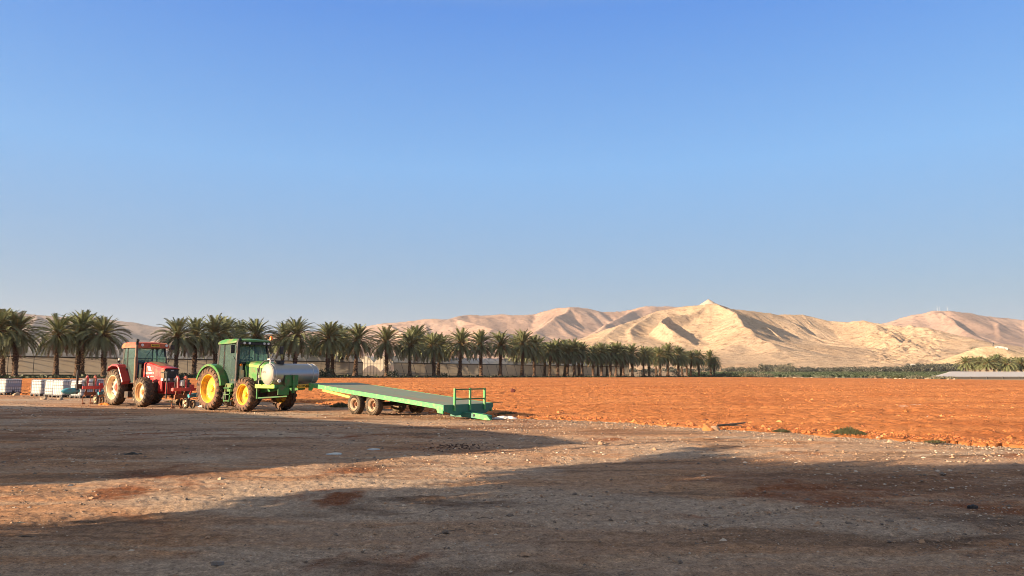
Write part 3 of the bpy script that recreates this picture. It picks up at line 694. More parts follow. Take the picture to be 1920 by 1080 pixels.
# ------------------------------------------------------------------ stones, crop field and tree line beyond the field
ROCKM = pmat('pale_rock', (.34, .26, .18), .95, scale=2, var=.3); ROCKB = pmat('brown_rock', (.30, .20, .13), .95, scale=2, var=.3)
def rock_mesh(seed, squash=.7):
    import bmesh
    r = random.Random(seed); bm = bmesh.new(); bmesh.ops.create_icosphere(bm, subdivisions=2, radius=1)
    for v in bm.verts:
        n_ = math.sin(v.co.x * 3 + seed) * math.cos(v.co.y * 2.3 + seed * 2) * .22 + r.uniform(-.12, .12); v.co *= 1 + n_; v.co.z *= squash
        v.co.z = max(v.co.z, -.3)
    me = bpy.data.meshes.new('rock'); bm.to_mesh(me); bm.free(); return me
RK = [rock_mesh(k) for k in range(4)]
for me in RK[:2]: me.materials.append(ROCKM)
for me in RK[2:]: me.materials.append(ROCKB)
def rock(x, y, s, label, k=0, group=None, cat='rock', flat=1, name='rock'):
    o = bpy.data.objects.new(name, RK[k % 4]); COL.objects.link(o); o.location = (x, y, gzf(x, y) + s * .15); o.scale = (s, s * .8, s * flat)
    o.rotation_euler = (0, 0, (x * 7 + y) % 6.28); return tag(o, label, cat, group)
r = random.Random(12)
for j in range(46):
    px = r.choice([r.uniform(1455, 1525), r.uniform(1655, 1740), r.uniform(1440, 1800)]); Y = 1 / np.interp(px, [1400, 1900], [1 / 276, 1 / 161]) * r.uniform(.995, 1.03)
    rock((px - 960) / 1387 * Y, Y, r.uniform(.15, .5), 'pale stone in the rubble along the far right edge of the red field', j, 'stones in the rubble along the far edge of the field')
# green crop strip
V = []; F = []; r = random.Random(9)
for _ in range(16000):
    Y = 300 * (2.3 ** r.random()); px = r.uniform(1290, 1830); x = (px - 960) / 1387 * Y
    if px > 1700 and Y < 330: continue
    z = gzf(x, Y); h = r.uniform(.5, 1.1) * 1.1; a = r.uniform(0, 3.14); w = .5 * Y / 300; dx, dy = math.cos(a) * w, math.sin(a) * w; k = len(V)
    V.extend([(x - dx, Y - dy, z), (x + dx, Y + dy, z), (x + dx * .7, Y + dy, z + h), (x - dx * .7, Y - dy, z + h * .8)]); F.append((k, k + 1, k + 2, k + 3))
o = fast_mesh('crops', V, F, [leafmat('crop_leaf', (.022, .038, .012), (.036, .056, .02), .05, .2)]); tag(o, 'green crop rows beyond the red field', 'crops', kind='stuff')
# grey green tree line at the foot of the hills
V = []; F = []; r = random.Random(10)
for _ in range(380):
    px = r.choice([r.uniform(1180, 1800), r.uniform(1380, 1800), r.uniform(1640, 1800)]); Y = r.uniform(700, 815); x = (px - 960) / 1387 * Y
    z = gzf(x, Y); h = r.uniform(3.6, 7.2) * (1.3 if 1420 < px < 1480 or px > 1700 else .8)
    for k in range(4): leaf_blob(r, V, F, (x + r.uniform(-3, 3), Y + r.uniform(-3, 3), z + h * r.uniform(.4, .7)), (3.4, 3.4, h * .45), 26, .9)
o = fast_mesh('wood', V, F, [GREYG]); tag(o, 'grey green line of trees at the foot of the cream hill', 'tree line', kind='stuff')
for j, (px, Y, w, h, lb) in enumerate([(1476, 640, 9, 10, 'taller dark tree standing out at the left part of the tree line'), (1462, 640, 9, 8, 'dark tree left of the tallest one in the tree line'), (1568, 1000, 14, 7, 'lone dark bush on the slope left of the hill foot'), (1594, 1000, 12, 7, 'small round bush on the slope, middle of three'), (1614, 1010, 11, 6, 'small bush on the slope, right of three'),
    (1784, 900, 20, 9, 'dark wide bush at the right foot of the rocky slope'), (1763, 900, 9, 5, 'small bush below the rocky slope')]):
    bushpx(px, Y, w, h, lb, seed=70 + j, n=420, m=OLIVE)
# things on the mound and the masts on the far hill
for j, (px, w, lb) in enumerate([(1825, 5, 'widest dark bush at the left end of the mound top'), (1835, 3, 'second dark bush from the left on the mound'), (1843, 2.4, 'small dark bush in the middle of the mound top'), (1850, 3, 'dark bush left of the mast on the mound')]):
    x, Y = (px - 960) / 1387 * 884, 884; b_ = bush(x, Y, w * 1.45, 3.8, lb, seed=90 + j, n=160); b_.location.z = CAMH + (700 - 656.5) * Y / 1396
STEEL = pmat('mast_steel', (.55, .55, .56), .5); DKST = pmat('dark_steel', (.06, .06, .065), .6); WHT = pmat('white_wall', (.62, .60, .57), .8)
def mast(px, pyb, pyt, Y, label, m, w):
    x, y, z = Pt(px, pyb, Y); h = (pyb - pyt) * Y / 1396; root = thing('antenna_mast', label, 'mast', (x, y, z - 2)); b = MB()
    for sx, sy in ((-1, -1), (1, -1), (0, 1)): b.bar((sx * w, sy * w, 0), (sx * w * .3, sy * w * .3, h + 2), w * .22, w * .22)
    for k in range(8):
        q = k / 8; ww = w * (1 - .7 * q); b.bar((-ww, -ww, q * h + 2), (ww, -ww, q * h + 2 + h / 10), w * .14, w * .14); b.bar((ww, -ww, q * h + 2), (0, ww, q * h + 2 + h / 10), w * .14, w * .14)
    b.build('tower', m, root); b = MB(); b.lathe([(0, .01), (.3, w * .7), (.35, w * .72)], (0, -w, h * .8 + 2), 12, 'y'); b.build('dish', m, root); b = MB(); b.box((0, 0, h * .55 + 2), (w * 1.2, w * 1.2, h * .08)); b.build('antenna', m, root)
mast(1765, 584.5, 573, 3390, 'leftmost thin mast on the top of the far right mountain', STEEL, 1.1); mast(1770, 584, 575, 3400, 'middle thin mast on the far right mountain', STEEL, 1.1); mast(1784, 585, 574, 3410, 'right thin mast on the far right mountain', STEEL, 1.1)
mast(1866, 656, 642, 880, 'dark leaning mast on the sandy mound above the far palms', DKST, 1.0)
def hut(px, py, Y, w, h, label):
    x, y, z = Pt(px, py, Y); root = thing('hut', label, 'hut', (x, y, z - .5)); b = MB(); b.box((0, 0, h / 2), (w, w * .5, h)); b.build('wall', WHT, root)
    b = MB(); b.prism([(-w / 2 - .3, h), (w / 2 + .3, h), (0, h + w * .10)], -w * .3, w * .3); b.build('roof', WHT, root); b = MB()
    b.box((-w * .2, -w * .25, h * .45), (w * .12, .1, h * .8)); b.build('door', DKST, root)
hut(1875, 655.5, 877, 10, 3.2, 'small white hut right of the mast on the mound'); hut(1886, 656, 877, 7, 2.3, 'lower white hut at the right of the mound top'); hut(1716, 691, 780, 8, 4, 'pale hut standing in the tree line left of the mound')

# ------------------------------------------------------------------ what throws the big shadows on the yard (outside the frame)
WALLW = pmat('shed_wall', (.42, .38, .33), .9); TIN = pmat('tin_roof', (.35, .34, .33), .5, .3)
def shed(apex, length, H, He, half, d1, d2, label):
    # apex: ridge end in plan; d1 = ridge direction, d2 = across
    root = thing('shed', label, 'shed', (apex[0], apex[1], 0)); a = Vector((d1[0], d1[1], 0)); c = Vector((d2[0], d2[1], 0))
    P = lambda s, k, z: tuple(a * s + c * k + Vector((0, 0, z)))
    b = MB(); b.add([P(0, -half, -.1), P(0, half, -.1), P(length, half, -.1), P(length, -half, -.1), P(0, -half, He), P(0, half, He), P(length, half, He), P(length, -half, He), P(0, 0, H), P(length, 0, H)],
        [(0, 1, 5, 8, 4), (3, 2, 6, 9, 7), (0, 3, 7, 4), (1, 2, 6, 5)]); b.build('wall', WALLW, root, fix=True)
    b = MB(); k = half + .25; dz = (H - He) / half * .25
    b.add([P(-.2, -k, He - dz + .05), P(length + .2, -k, He - dz + .05), P(length + .2, 0, H + .05), P(-.2, 0, H + .05), P(-.2, k, He - dz + .05), P(length + .2, k, He - dz + .05)], [(0, 1, 2, 3), (3, 2, 5, 4)]); b.build('roof', TIN, root)
    b = MB(); b.box(P(-.03, 0, 1.4), (.12, 2.4, 2.8), Matrix.Rotation(math.atan2(d1[1], d1[0]), 3, 'Z')); b.build('door', DKST, root)
def cast(P, H): return (P[0] - H / TAN_EL * HX, P[1] - H / TAN_EL * HY)
shed(cast((1.4, 17.3), 5.0), 20.5, 5.0, 3.8, 5.3, (-.755, .656), (.656, .755), 'long gabled shed beside the yard, outside the photo on the left')
c0 = cast((-13.4, 30.9), 4.6); shed(c0, 14, 4.6, 3.9, 3, (-.96, .28), (.28, .96), 'second unseen shed added beyond the first to lengthen its shadow')  # unseen building added only to carry the yard shadow further
b = MB(); c0 = cast((6.6, 18.9), 5.6)
pl = thing('pole', 'slim wooden pole beside the yard, outside the photo on the left', 'pole', (c0[0], c0[1], 0)); b.tube([(0, 0, -.2), (0, 0, 5.6)], [.09, .06], 8); b.build('post', WOODM, pl); b = MB(); b.bar((-.25, -.13, 5.2), (.25, .13, 5.2), .08, .08); b.build('crossarm', WOODM, pl)
def tree(x, y, H, rad, seed, label, dens=1.0, leaf=.11, low=.35, vr=.15):
    r = random.Random(seed); root = thing('tree', label, 'tree', (x, y, 0), 0, 'trees behind the camera that shade the yard'); V = []; F = []; b = MB()
    b.tube([(0, 0, -.1), (.05, .03, H * .25), (.0, .1, H * .5), (0, 0, H * .8)], [.17, .14, .10, .04], 8)
    for k in range(13):
        az = k * 2.4; q = low + (1 - low) * ((k + .5) / 13); rr = rad * (math.sin(min(1, (1 - q) * 1.6 + .25) * 1.57)) * .8
        c = (math.cos(az) * rr * r.uniform(.5, 1), math.sin(az) * rr * r.uniform(.5, 1), H * q * .93)
        b.tube([(0, 0, H * q * .5), (c[0] * .6, c[1] * .6, c[2] * .85), c], [.06, .035, .015], 5)
        leaf_blob(r, V, F, c, (rad * .5, rad * .5, H * vr), int(420 * dens), leaf, shell=.2)
    b.build('trunk', WOODM, root); fast_mesh('crown', V, F, [BUSHM], root)
NV = (-HY, HX)
def at_sn(s, n): return (HX * s + NV[0] * n, HY * s + NV[1] * n)
def shade_tree(j, s0, nt, cl, dens):
    # crown given as clusters (n, z, radius) in the plane across the light
    r = random.Random(900 + j); x, y = at_sn(s0, nt); root = thing('tree', f'{ORD[j]} leafy tree of the row behind the camera, outside the photo', 'tree', (x, y, 0), 0, 'trees behind the camera that shade the yard'); V = []; F = []; b = MB()
    top = max(z for _, z, _ in cl); b.tube([(0, 0, -.1), (.03, .05, top * .3), (0, 0, top * .6)], [.16, .12, .06], 8)
    for (n_, z_, q) in cl:
        dn = n_ - nt; ds = r.uniform(-.5, .5); c = (NV[0] * dn + HX * ds, NV[1] * dn + HY * ds, z_)
        b.tube([(0, 0, min(z_ * .6, top * .5)), (c[0] * .6, c[1] * .6, z_ * .88), c], [.05, .03, .012], 5); leaf_blob(r, V, F, c, (q, q, q * .8), int(dens * q * q), .15, shell=.1)
    b.build('trunk', WOODM, root); fast_mesh('crown', V, F, [BUSHM], root)
shade_tree(0, -10, 8.6, [(12.1, 5.15, .30), (11.6, 4.95, .42), (11.0, 4.7, .6), (10.9, 4.2, .5), (10.3, 4.8, .7), (10.2, 4.0, .7), (9.7, 3.2, .6), (9.6, 4.6, .8), (9.2, 3.9, .8), (9.0, 2.8, .8), (8.8, 5.0, .75), (8.6, 2.0, .8), (8.6, 1.1, .9), (8.3, 3.7, .9), (7.9, 4.8, .9), (7.8, 2.6, .9), (7.7, 1.3, .9)], 620)
_r = random.Random(3)
for j, (na, nb) in enumerate([(4.6, 8.1), (1.7, 4.6), (-1.4, 1.7), (-4.6, -1.4)]):
    cl = []; k = na
    while k < nb:
        for z_ in (4.4, 4.2, .3, .9, 1.5, 2.3, 3.1, 3.9, 4.7, 5.2): cl.append((k + _r.uniform(-.3, .5), z_ + _r.uniform(-.25, .35) + (.45 if z_ > 4.5 and k < 7 else 0), _r.uniform(.78, 1.08)))
        k += .8
    shade_tree(j + 1, -10.2 - .5 * (j % 2), (na + nb) / 2, cl, 760)
# ------------------------------------------------------------------ vehicles
JG = pmat('green_paint', (.050, .200, .035), .38, dust=(.15, .15, .06), dustamt=.38, scale=2.5); JGD = pmat('frame_green', (.030, .150, .035), .45, dust=(.16, .13, .07), dustamt=.3)
JY = pmat('yellow_paint', (.74, .42, .015), .45, dust=(.46, .27, .06), dustamt=.40, scale=4); LIME = pmat('yellow_green', (.46, .60, .08), .5)
REDP = pmat('red_paint', (.46, .028, .028), .38, dust=(.42, .15, .09), dustamt=.25, scale=2); REDO = pmat('faded_red', (.50, .075, .035), .6, dust=(.55, .20, .08), dustamt=.35, scale=3)
REDT = pmat('dusty_bonnet_top', (.24, .07, .04), .6, dust=(.22, .12, .06), dustamt=.7); PINK = pmat('implement_red', (.62, .075, .07), .5, dust=(.40, .14, .09), dustamt=.3)
BLK = pmat('black_plastic', (.016, .016, .017), .5, dust=(.09, .065, .045), dustamt=.3); DARK = pmat('dark_machinery', (.030, .027, .025), .6, dust=(.12, .075, .05), dustamt=.4)
CREAM = pmat('cream_rim', (.72, .60, .38), .5, dust=(.50, .30, .14), dustamt=.25); CHROME = pmat('silver_rim', (.55, .53, .50), .4, .4); RUSTY = pmat('rusty_rim', (.45, .22, .09), .7, dust=(.55, .33, .16), dustamt=.6)
RUB_R = pmat('dusty_tyre', (.16, .085, .05), .95, dust=(.055, .035, .025), dustamt=.35, scale=3); RUB_G = pmat('grey_tyre', (.075, .062, .048), .9, dust=(.15, .11, .07), dustamt=.5, scale=3); LUGM = pmat('tyre_lug', (.035, .026, .021), .9, dust=(.16, .09, .05), dustamt=.45, scale=5)
STAIN = pmat('stainless', (.34, .35, .37), .38, .8, scale=.8, var=.12); TANKW = pmat('tank_end', (.33, .30, .25), .6, .1, dust=(.5, .38, .25), dustamt=.2)
LAMPM = pmat('lamp_glass', (.75, .72, .65), .15); ORANGE = pmat('beacon_orange', (.85, .20, .01), .3); PLATEM = pmat('plate_yellow', (.95, .50, .04), .5); WHITE = pmat('white_plastic', (.66, .64, .60), .6)
RUST = pmat('rusty_steel', (.22, .085, .04), .85, var=.4); BLUE = pmat('blue_paint', (.06, .30, .38), .5, dust=(.2, .2, .18), dustamt=.3); EXH = pmat('exhaust_pipe', (.13, .09, .065), .6, .3, dust=(.30, .20, .12), dustamt=.4)
def glass_mat(name, col, dens):
    m, t, p, o = mk(name); p.inputs['Base Color'].default_value = (*col, 1); p.inputs['Roughness'].default_value = .08
    tr = t.nodes.new('ShaderNodeBsdfTransparent'); tr.inputs[0].default_value = (.84, .95, .91, 1); ms = t.nodes.new('ShaderNodeMixShader'); ms.inputs[0].default_value = dens
    t.links.new(tr.outputs[0], ms.inputs[1]); t.links.new(p.outputs[0], ms.inputs[2]); t.links.new(ms.outputs[0], o.inputs[0]); return m
GLASS = glass_mat('cab_glass', (.20, .28, .26), .17)  # pale base colour stands in for sky reflected in the panes
def text(s, size, parent, mat, loc, xdir, ydir, name='lettering', width=None, bold=.0):
    cu = bpy.data.curves.new(name, 'FONT'); cu.body = s; cu.size = size; cu.extrude = .003; cu.offset = bold; cu.align_x = 'CENTER'; cu.align_y = 'CENTER'
    tmp = bpy.data.objects.new('tmp', cu); COL.objects.link(tmp); bpy.context.view_layer.update()
    me = bpy.data.meshes.new_from_object(tmp.evaluated_get(bpy.context.evaluated_depsgraph_get())); bpy.data.objects.remove(tmp)
    x = Vector(xdir).normalized(); y = Vector(ydir).normalized(); z = x.cross(y)
    k = 1 if width is None else width / max(1e-6, max(v.co.x for v in me.vertices) - min(v.co.x for v in me.vertices))
    me.transform(Matrix(((x.x * k, y.x, z.x, loc[0]), (x.y * k, y.y, z.y, loc[1]), (x.z * k, y.z, z.z, loc[2]), (0, 0, 0, 1))))
    me.materials.clear(); me.materials.append(mat); o = bpy.data.objects.new(name, me); COL.objects.link(o); o.parent = parent; return o
def wheel(root, x, y, Rr, w, rim_r, sgn, rimm, discm, tyrem, lugn=20, dish=.02, hubm=None, lug=.045, name='wheel', discr=.86, lugmat=None, slots=0):
    """sgn: outward side (+1 = +y)"""
    c = (x, y, Rr); hb = w * .40; Rc = Rr - lug
    b = MB(); b.lathe([(dish - .02, 0.001), (dish + .05, .02), (dish + .06, rim_r * .18), (dish + .02, rim_r * .24), (dish, rim_r * .26), (dish - .03, rim_r * .40)], c, 20, 'y', sgn=sgn)
    for k in range(8):
        th = k / 8 * 6.283; b.lathe([(dish - .02, .001), (dish + .045, .001), (dish + .045, .018), (dish - .02, .018)], (c[0] + math.cos(th) * rim_r * .22 * 1.0, c[1], c[2] + math.sin(th) * rim_r * .22), 6, 'y', sgn=sgn)
    wh = b.build(name, hubm or discm, root, smooth=True)
    b = MB(); n = 44
    b.lathe([(hb, rim_r + .025), (hb + .012, rim_r + .01), (hb, rim_r - .012), (hb * .72, rim_r - .03), (hb * .55, rim_r - .055), (dish + .05, rim_r * discr + .015), (dish + .02, rim_r * discr), (dish - .01, rim_r * discr - .03)], c, n, 'y', sgn=sgn)
    b.lathe([(-hb, rim_r + .025), (-hb, rim_r - .012), (-hb * .3, rim_r - .05), (dish - .01, rim_r * discr - .01)], c, n, 'y', sgn=sgn); b.build('rim', rimm, wh, smooth=True, fix=False)
    b = MB(); b.lathe([(dish - .012, rim_r * discr - .02), (dish - .05, rim_r * .70), (dish - .035, rim_r * .45), (dish - .02, rim_r * .2)], c, n, 'y', sgn=sgn)
    b.build('rim_disc', discm, wh, smooth=True, fix=False)
    if slots:
        b = MB()
        for k in range(slots):
            th = k / slots * 6.283 + .2; rr = rim_r * .80; b.box((c[0] + math.cos(th) * rr, c[1] + sgn * (dish - .01), c[2] + math.sin(th) * rr), (.05, .02, .14), Matrix.Rotation(-th, 3, 'Y'))
        b.build('disc_slots', BLK, wh)
    prof = [(hb, rim_r), (w * .47, rim_r + .3 * (Rc - rim_r)), (w * .5, rim_r + .62 * (Rc - rim_r)), (w * .465, Rc - .035), (w * .40, Rc - .008), (0, Rc), (-w * .40, Rc - .008), (-w * .465, Rc - .035), (-w * .5, rim_r + .62 * (Rc - rim_r)), (-w * .47, rim_r + .3 * (Rc - rim_r)), (-hb, rim_r)]
    b = MB(); b.lathe(prof, c, 52, 'y'); ty = b.build('tyre', tyrem, wh, smooth=True, fix=False)
    if lugn:
        b = MB(); lw = .5 * 6.283 / lugn * .42
        for sd in (-1, 1):
            for k in range(lugn):
                th0 = (k + (.5 if sd > 0 else 0)) / lugn * 6.283; sweep = 1.25 * w / Rr * .62
                st = [(.0, Rc - .01, Rr), (.2, Rc - .01, Rr), (.40, Rc - .03, Rr - .004), (.5, Rc - .06, Rr - .05), (.503, Rc - .14, Rc - .10)]
                vs = []
                for i, (yy, r0, r1) in enumerate(st):
                    th = th0 + sweep * yy * 2 * .62
                    for dth, rr in ((-lw, r0), (lw, r0), (lw * .8, r1), (-lw * .8, r1)):
                        ex = .018 if i >= 3 and rr == r1 else 0
                        vs.append((c[0] - math.sin(th + dth) * rr, c[1] + sd * (yy * w + ex), c[2] + math.cos(th + dth) * rr))
                fs = []
                for i in range(len(st) - 1):
                    for j in range(4): fs.append((i * 4 + j, i * 4 + (j + 1) % 4, i * 4 + 4 + (j + 1) % 4, i * 4 + 4 + j))
                fs += [(3, 2, 1, 0), tuple(len(st) * 4 - 4 + j for j in range(4))]; b.add(vs, fs)
        b.build('tread_lugs', lugmat or LUGM, wh, fix=True)
    return wh
def arc_fender(root, xc, zc, r, a0, a1, y0, y1, m, name='fender', lip=.10, th=.025, side_in=None):
    b = MB(); n = 18; vs = []
    for i in range(n + 1):
        a = a0 + (a1 - a0) * i / n; cx, cz = math.cos(a), math.sin(a)
        for (yy, rr) in ((y1, r - lip), (y1, r - .02), (y1 * .985, r), (y0, r), (y0, r - th), (y1 * .97, r - th), (y1 * .97, r - lip)): vs.append((xc + cx * rr, yy, zc + cz * rr))
    fs = []; k = 7
    for i in range(n):
        for j in range(k): fs.append((i * k + j, i * k + (j + 1) % k, (i + 1) * k + (j + 1) % k, (i + 1) * k + j))
    fs += [tuple(range(k)), tuple(n * k + j for j in range(k))]; b.add(vs, fs)
    return b.build(name, m, root, smooth=True, fix=True)
def cab(root, x0, x1, hw, zf, zb, zt, post, seatm, xr=None, wipe=True):
    """x0 rear x1 front at roof level; windows down to zf (front) and zb (side door)"""
    xf = x1 + .14; xb = x0 - .10
    b = MB()
    C = {}
    for sy in (-1, 1):
        C[('f', sy)] = ((xf, sy * (hw - .02), zf), (x1, sy * (hw - .06), zt)); C[('b', sy)] = ((xb, sy * hw, zb + .25), (x0, sy * (hw - .06), zt)); C[('m', sy)] = ((x0 + .45, sy * (hw + .01), zb), (x0 + .40, sy * (hw - .05), zt))
        for k in ('f', 'b', 'm'): b.bar(C[(k, sy)][0], C[(k, sy)][1], .07 if k != 'm' else .045, .07)
        b.bar((xb, sy * hw, zb + .25), (x0 + .45, sy * (hw + .01), zb), .06, .05); b.bar((x0 + .45, sy * (hw + .01), zb), (xf - .06, sy * hw, zb), .05, .05); b.bar((xf - .06, sy * hw, zb), (xf, sy * (hw - .02), zf), .05, .05)
    b.bar((x0, -hw + .05, zt), (x0, hw - .05, zt), .08, .08); b.bar((x1, -hw + .05, zt), (x1, hw - .05, zt), .08, .08); b.bar((xf, -hw, zf), (xf, hw, zf), .07, .09); b.bar((xb, -hw, zb + .25), (xb, hw, zb + .25), .06, .06)
    b.build('cab_frame', post, root)
    def pane(pts, nm):
        b = MB(); P = [Vector(p) for p in pts]; nrm = (P[1] - P[0]).cross(P[2] - P[0]).normalized() * .004
        n = len(P); b.add([p + nrm for p in P] + [p - nrm for p in P], [tuple(range(n)), tuple(range(2 * n - 1, n - 1, -1))] + [(i, i + n, (i + 1) % n + n, (i + 1) % n) for i in range(n)]); return b.build(nm, GLASS, root)
    pane([(xf, -hw + .05, zf + .03), (xf, hw - .05, zf + .03), (x1, hw - .1, zt - .03), (x1, -hw + .1, zt - .03)], 'windscreen')
    pane([(xb, -hw + .05, zb + .28), (xb, hw - .05, zb + .28), (x0, hw - .1, zt - .03), (x0, -hw + .1, zt - .03)], 'rear_window')
    for sy in (-1, 1):
        pane([(x0 + .46, sy * (hw + .005), zb + .02), (xf - .08, sy * hw, zb + .02), (xf - .02, sy * (hw - .01), zf), (x1 - .02, sy * (hw - .055), zt - .03), (x0 + .42, sy * (hw - .045), zt - .03)], 'door_glass')
        pane([(xb + .02, sy * hw, zb + .28), (x0 + .43, sy * hw, zb + .05), (x0 + .38, sy * (hw - .05), zt - .03), (x0 + .02, sy * (hw - .055), zt - .03)], 'side_window')
        b = MB(); b.tube([(x0 + .5, sy * (hw + .05), zb + .55), (x0 + .5, sy * (hw + .06), zb + .75)], .015, 6); b.build('door_handle', BLK, root)
    b = MB(); b.box((x0 + .38, 0, zb + .42), (.5, .52, .14)); b.box((x0 + .14, 0, zb + .78), (.13, .50, .66), Matrix.Rotation(-.12, 3, 'Y')); b.box((x0 + .36, -.30, zb + .62), (.35, .07, .06)); b.build('seat', seatm, root, bevel=.03)
    b = MB(); b.bar((x1 - .02, 0, zf - .1), (x1 - .22, 0, zf + .12), .07, .07); cc = Vector((x1 - .25, 0, zf + .15)); q = Matrix.Rotation(-.6, 3, 'Y')
    b.tube([cc + q @ Vector((.19 * math.cos(a), .19 * math.sin(a), 0)) for a in [k / 16 * 6.283 for k in range(17)]], .016, 6); b.bar(cc + q @ Vector((0, -.18, 0)), cc + q @ Vector((0, .18, 0)), .02, .02); b.build('steering_wheel', BLK, root)
    b = MB(); b.box(((x0 + xf) / 2, 0, zb + .05), (xf - x0, hw * 1.9, .10)); b.box((x1 - .02, 0, (zb + zf) / 2), (.22, hw * 1.2, zf - zb)); b.box((x0 + .45, hw - .16, zb + .3), (.7, .2, .45)); b.build('cab_floor', BLK, root)
    if wipe:
        b = MB(); b.bar((x1 + .03, .05, zt - .08), (x1 + .09, -.28, (zt + zf) / 2 - .1), .015, .02); b.build('wiper', BLK, root)
def arc_pts(pts): return [Vector(p) for p in pts]
def loft(b, secs, mi=0):
    """secs: list of closed sections (lists of points, equal length)"""
    k = len(secs[0]); n0 = []; fs = []
    vs = [p for s in secs for p in s]
    for i in range(len(secs) - 1):
        for j in range(k): fs.append((i * k + j, i * k + (j + 1) % k, (i + 1) * k + (j + 1) % k, (i + 1) * k + j))
    fs += [tuple(range(k)), tuple((len(secs) - 1) * k + j for j in range(k - 1, -1, -1))]; b.add(vs, fs, mi)
def bonnet_sec(x, hw, zb, zt, crown=.05, r=.10):
    return [(x, -hw, zb), (x, -hw, zt - r * 1.2), (x, -hw + r * .25, zt - r * .4), (x, -hw + r, zt), (x, 0, zt + crown), (x, hw - r, zt), (x, hw - r * .25, zt - r * .4), (x, hw, zt - r * 1.2), (x, hw, zb)]
HEAD = -38
# ---- green tractor
GT = thing('tractor', 'green tractor with yellow wheels and a steel tank carried on its front', 'tractor', (-12.56, 33.12, 0), R(HEAD))
wheel(GT, 0, -.92, .92, .42, .60, -1, JY, JY, RUB_R, 22, -.03, slots=0); wheel(GT, 0, .92, .92, .42, .60, 1, JY, JY, RUB_R, 22, -.03)
wheel(GT, 2.66, -.92, .71, .38, .42, -1, JY, JY, RUB_R, 18, .0); wheel(GT, 2.66, .92, .71, .38, .42, 1, JY, JY, RUB_R, 18, .0)
cab(GT, .22, 1.52, .78, 2.02, 1.12, 2.86, BLK, BLK)
b = MB(); loft(b, [[(x, -w_, z0), (x, -w_, z0 + .07), (x, -w_ + .10, z1), (x, 0, z1 + .03), (x, w_ - .10, z1), (x, w_, z0 + .07), (x, w_, z0)] for (x, w_, z0, z1) in ((.02, .66, 2.86, 2.95), (.10, .76, 2.84, 3.00), (.6, .82, 2.84, 3.05), (1.3, .83, 2.86, 3.06), (1.68, .80, 2.90, 3.03), (1.84, .68, 2.93, 2.98))]); b.build('roof', JG, GT, smooth=True)
b = MB(); b.box((1.70, 0, 2.86), (.22, 1.56, .12)); b.build('roof_visor', BLK, GT, bevel=.02)
for yy in (-.55, -.30, .42, .62):
    b = MB(); b.lathe([(.10, .001), (.115, .03), (.11, .055), (.05, .06), (0, .04)], (1.72, yy, 2.87), 12, 'x'); b.build('work_light', LAMPM, GT, smooth=True)
b = MB(); loft(b, [bonnet_sec(x, w_, z0, z1) for (x, w_, z0, z1) in ((1.74, .42, 1.20, 2.07), (2.3, .42, 1.14, 2.06), (3.0, .41, 1.10, 2.00), (3.5, .39, 1.12, 1.92), (3.72, .33, 1.2, 1.80))]); bo = b.build('bonnet', JG, GT, smooth=True, bevel=.01)
for sy in (-1, 1):
    b = MB(); b.add([(1.80, sy * .428, 1.98), (3.3, sy * .412, 1.86), (3.3, sy * .412, 1.79), (1.80, sy * .428, 1.88)], [(0, 1, 2, 3)]); b.add([(1.80, sy * .424, 1.98), (3.3, sy * .408, 1.86), (3.3, sy * .408, 1.79), (1.80, sy * .424, 1.88)], [(3, 2, 1, 0)]); b.build('yellow_stripe', LIME, bo)
    b = MB()
    for k in range(3):
        for (xx, zz, hh) in ((2.65 + k * .13, 1.66, .30),) + (((2.75 + k * .13, 1.30, .24),) if k < 2 else ()): b.add([(xx - .02, sy * .424, zz + hh / 2), (xx + .03, sy * .424, zz + hh / 2), (xx + .09, sy * .424, zz - hh / 2), (xx + .04, sy * .424, zz - hh / 2)], [(0, 1, 2, 3)])
    b.build('vent_slots', BLK, bo, fix=False)
b = MB(); b.box((3.73, 0, 1.52), (.05, .56, .5)); b.build('grille', BLK, GT, bevel=.02)
b = MB(); b.box((1.4, 0, .85), (3.6, .50, .5)); b.box((2.2, 0, 1.15), (1.2, .62, .5)); b.box((0, 0, .92), (.5, 1.4, .4)); b.box((-.4, 0, .75), (.6, .6, .5)); b.box((1.6, 0, 1.35), (.25, .95, .75)); b.build('chassis', DARK, GT, bevel=.03)
b = MB(); b.box((2.66, 0, .62), (.22, 1.5, .22)); b.box((2.66, 0, .75), (.5, .4, .3)); b.lathe([(-.8, .14), (-.62, .16), (-.6, .02)], (2.66, 0, .71), 14, 'y'); b.lathe([(.8, .14), (.62, .16), (.6, .02)], (2.66, 0, .71), 14, 'y'); b.build('front_axle', DARK, GT)
for sy in (-1, 1):
    arc_fender(GT, 0, .92, 1.07, R(158), R(8), sy * .62, sy * 1.12, JG)
    b = MB(); b.prism([(.95, 1.05), (1.02, 1.4), (.72, 1.75), (.3, 1.96), (-.35, 1.95), (-.6, 1.6), (0, 1.2)], sy * .60, sy * .63); b.build('inner_fender', BLK, GT)
for k in range(3):
    b = MB(); b.box((1.42, -.92, .42 + k * .27), (.42, .30, .04)); b.build('step', JGD, GT)
b = MB(); b.bar((1.22, -1.04, .38), (1.22, -.98, 1.10), .04, .03); b.bar((1.62, -1.04, .38), (1.62, -.98, 1.10), .04, .03); b.box((1.42, -.80, .98), (.5, .30, .34)); b.build('step_frame', JG, GT)
b = MB(); b.tube([(1.76, -.82, .75), (1.76, -.82, 1.5), (1.76, -.80, 2.86), (1.79, -.79, 2.98), (1.88, -.79, 3.02)], [.075, .085, .08, .07, .065], 14); b.build('exhaust', BLK, GT, smooth=True)
b = MB(); b.box((.9, -.8, .62), (.55, .28, .34)); b.build('fuel_tank', BLK, GT, bevel=.05)
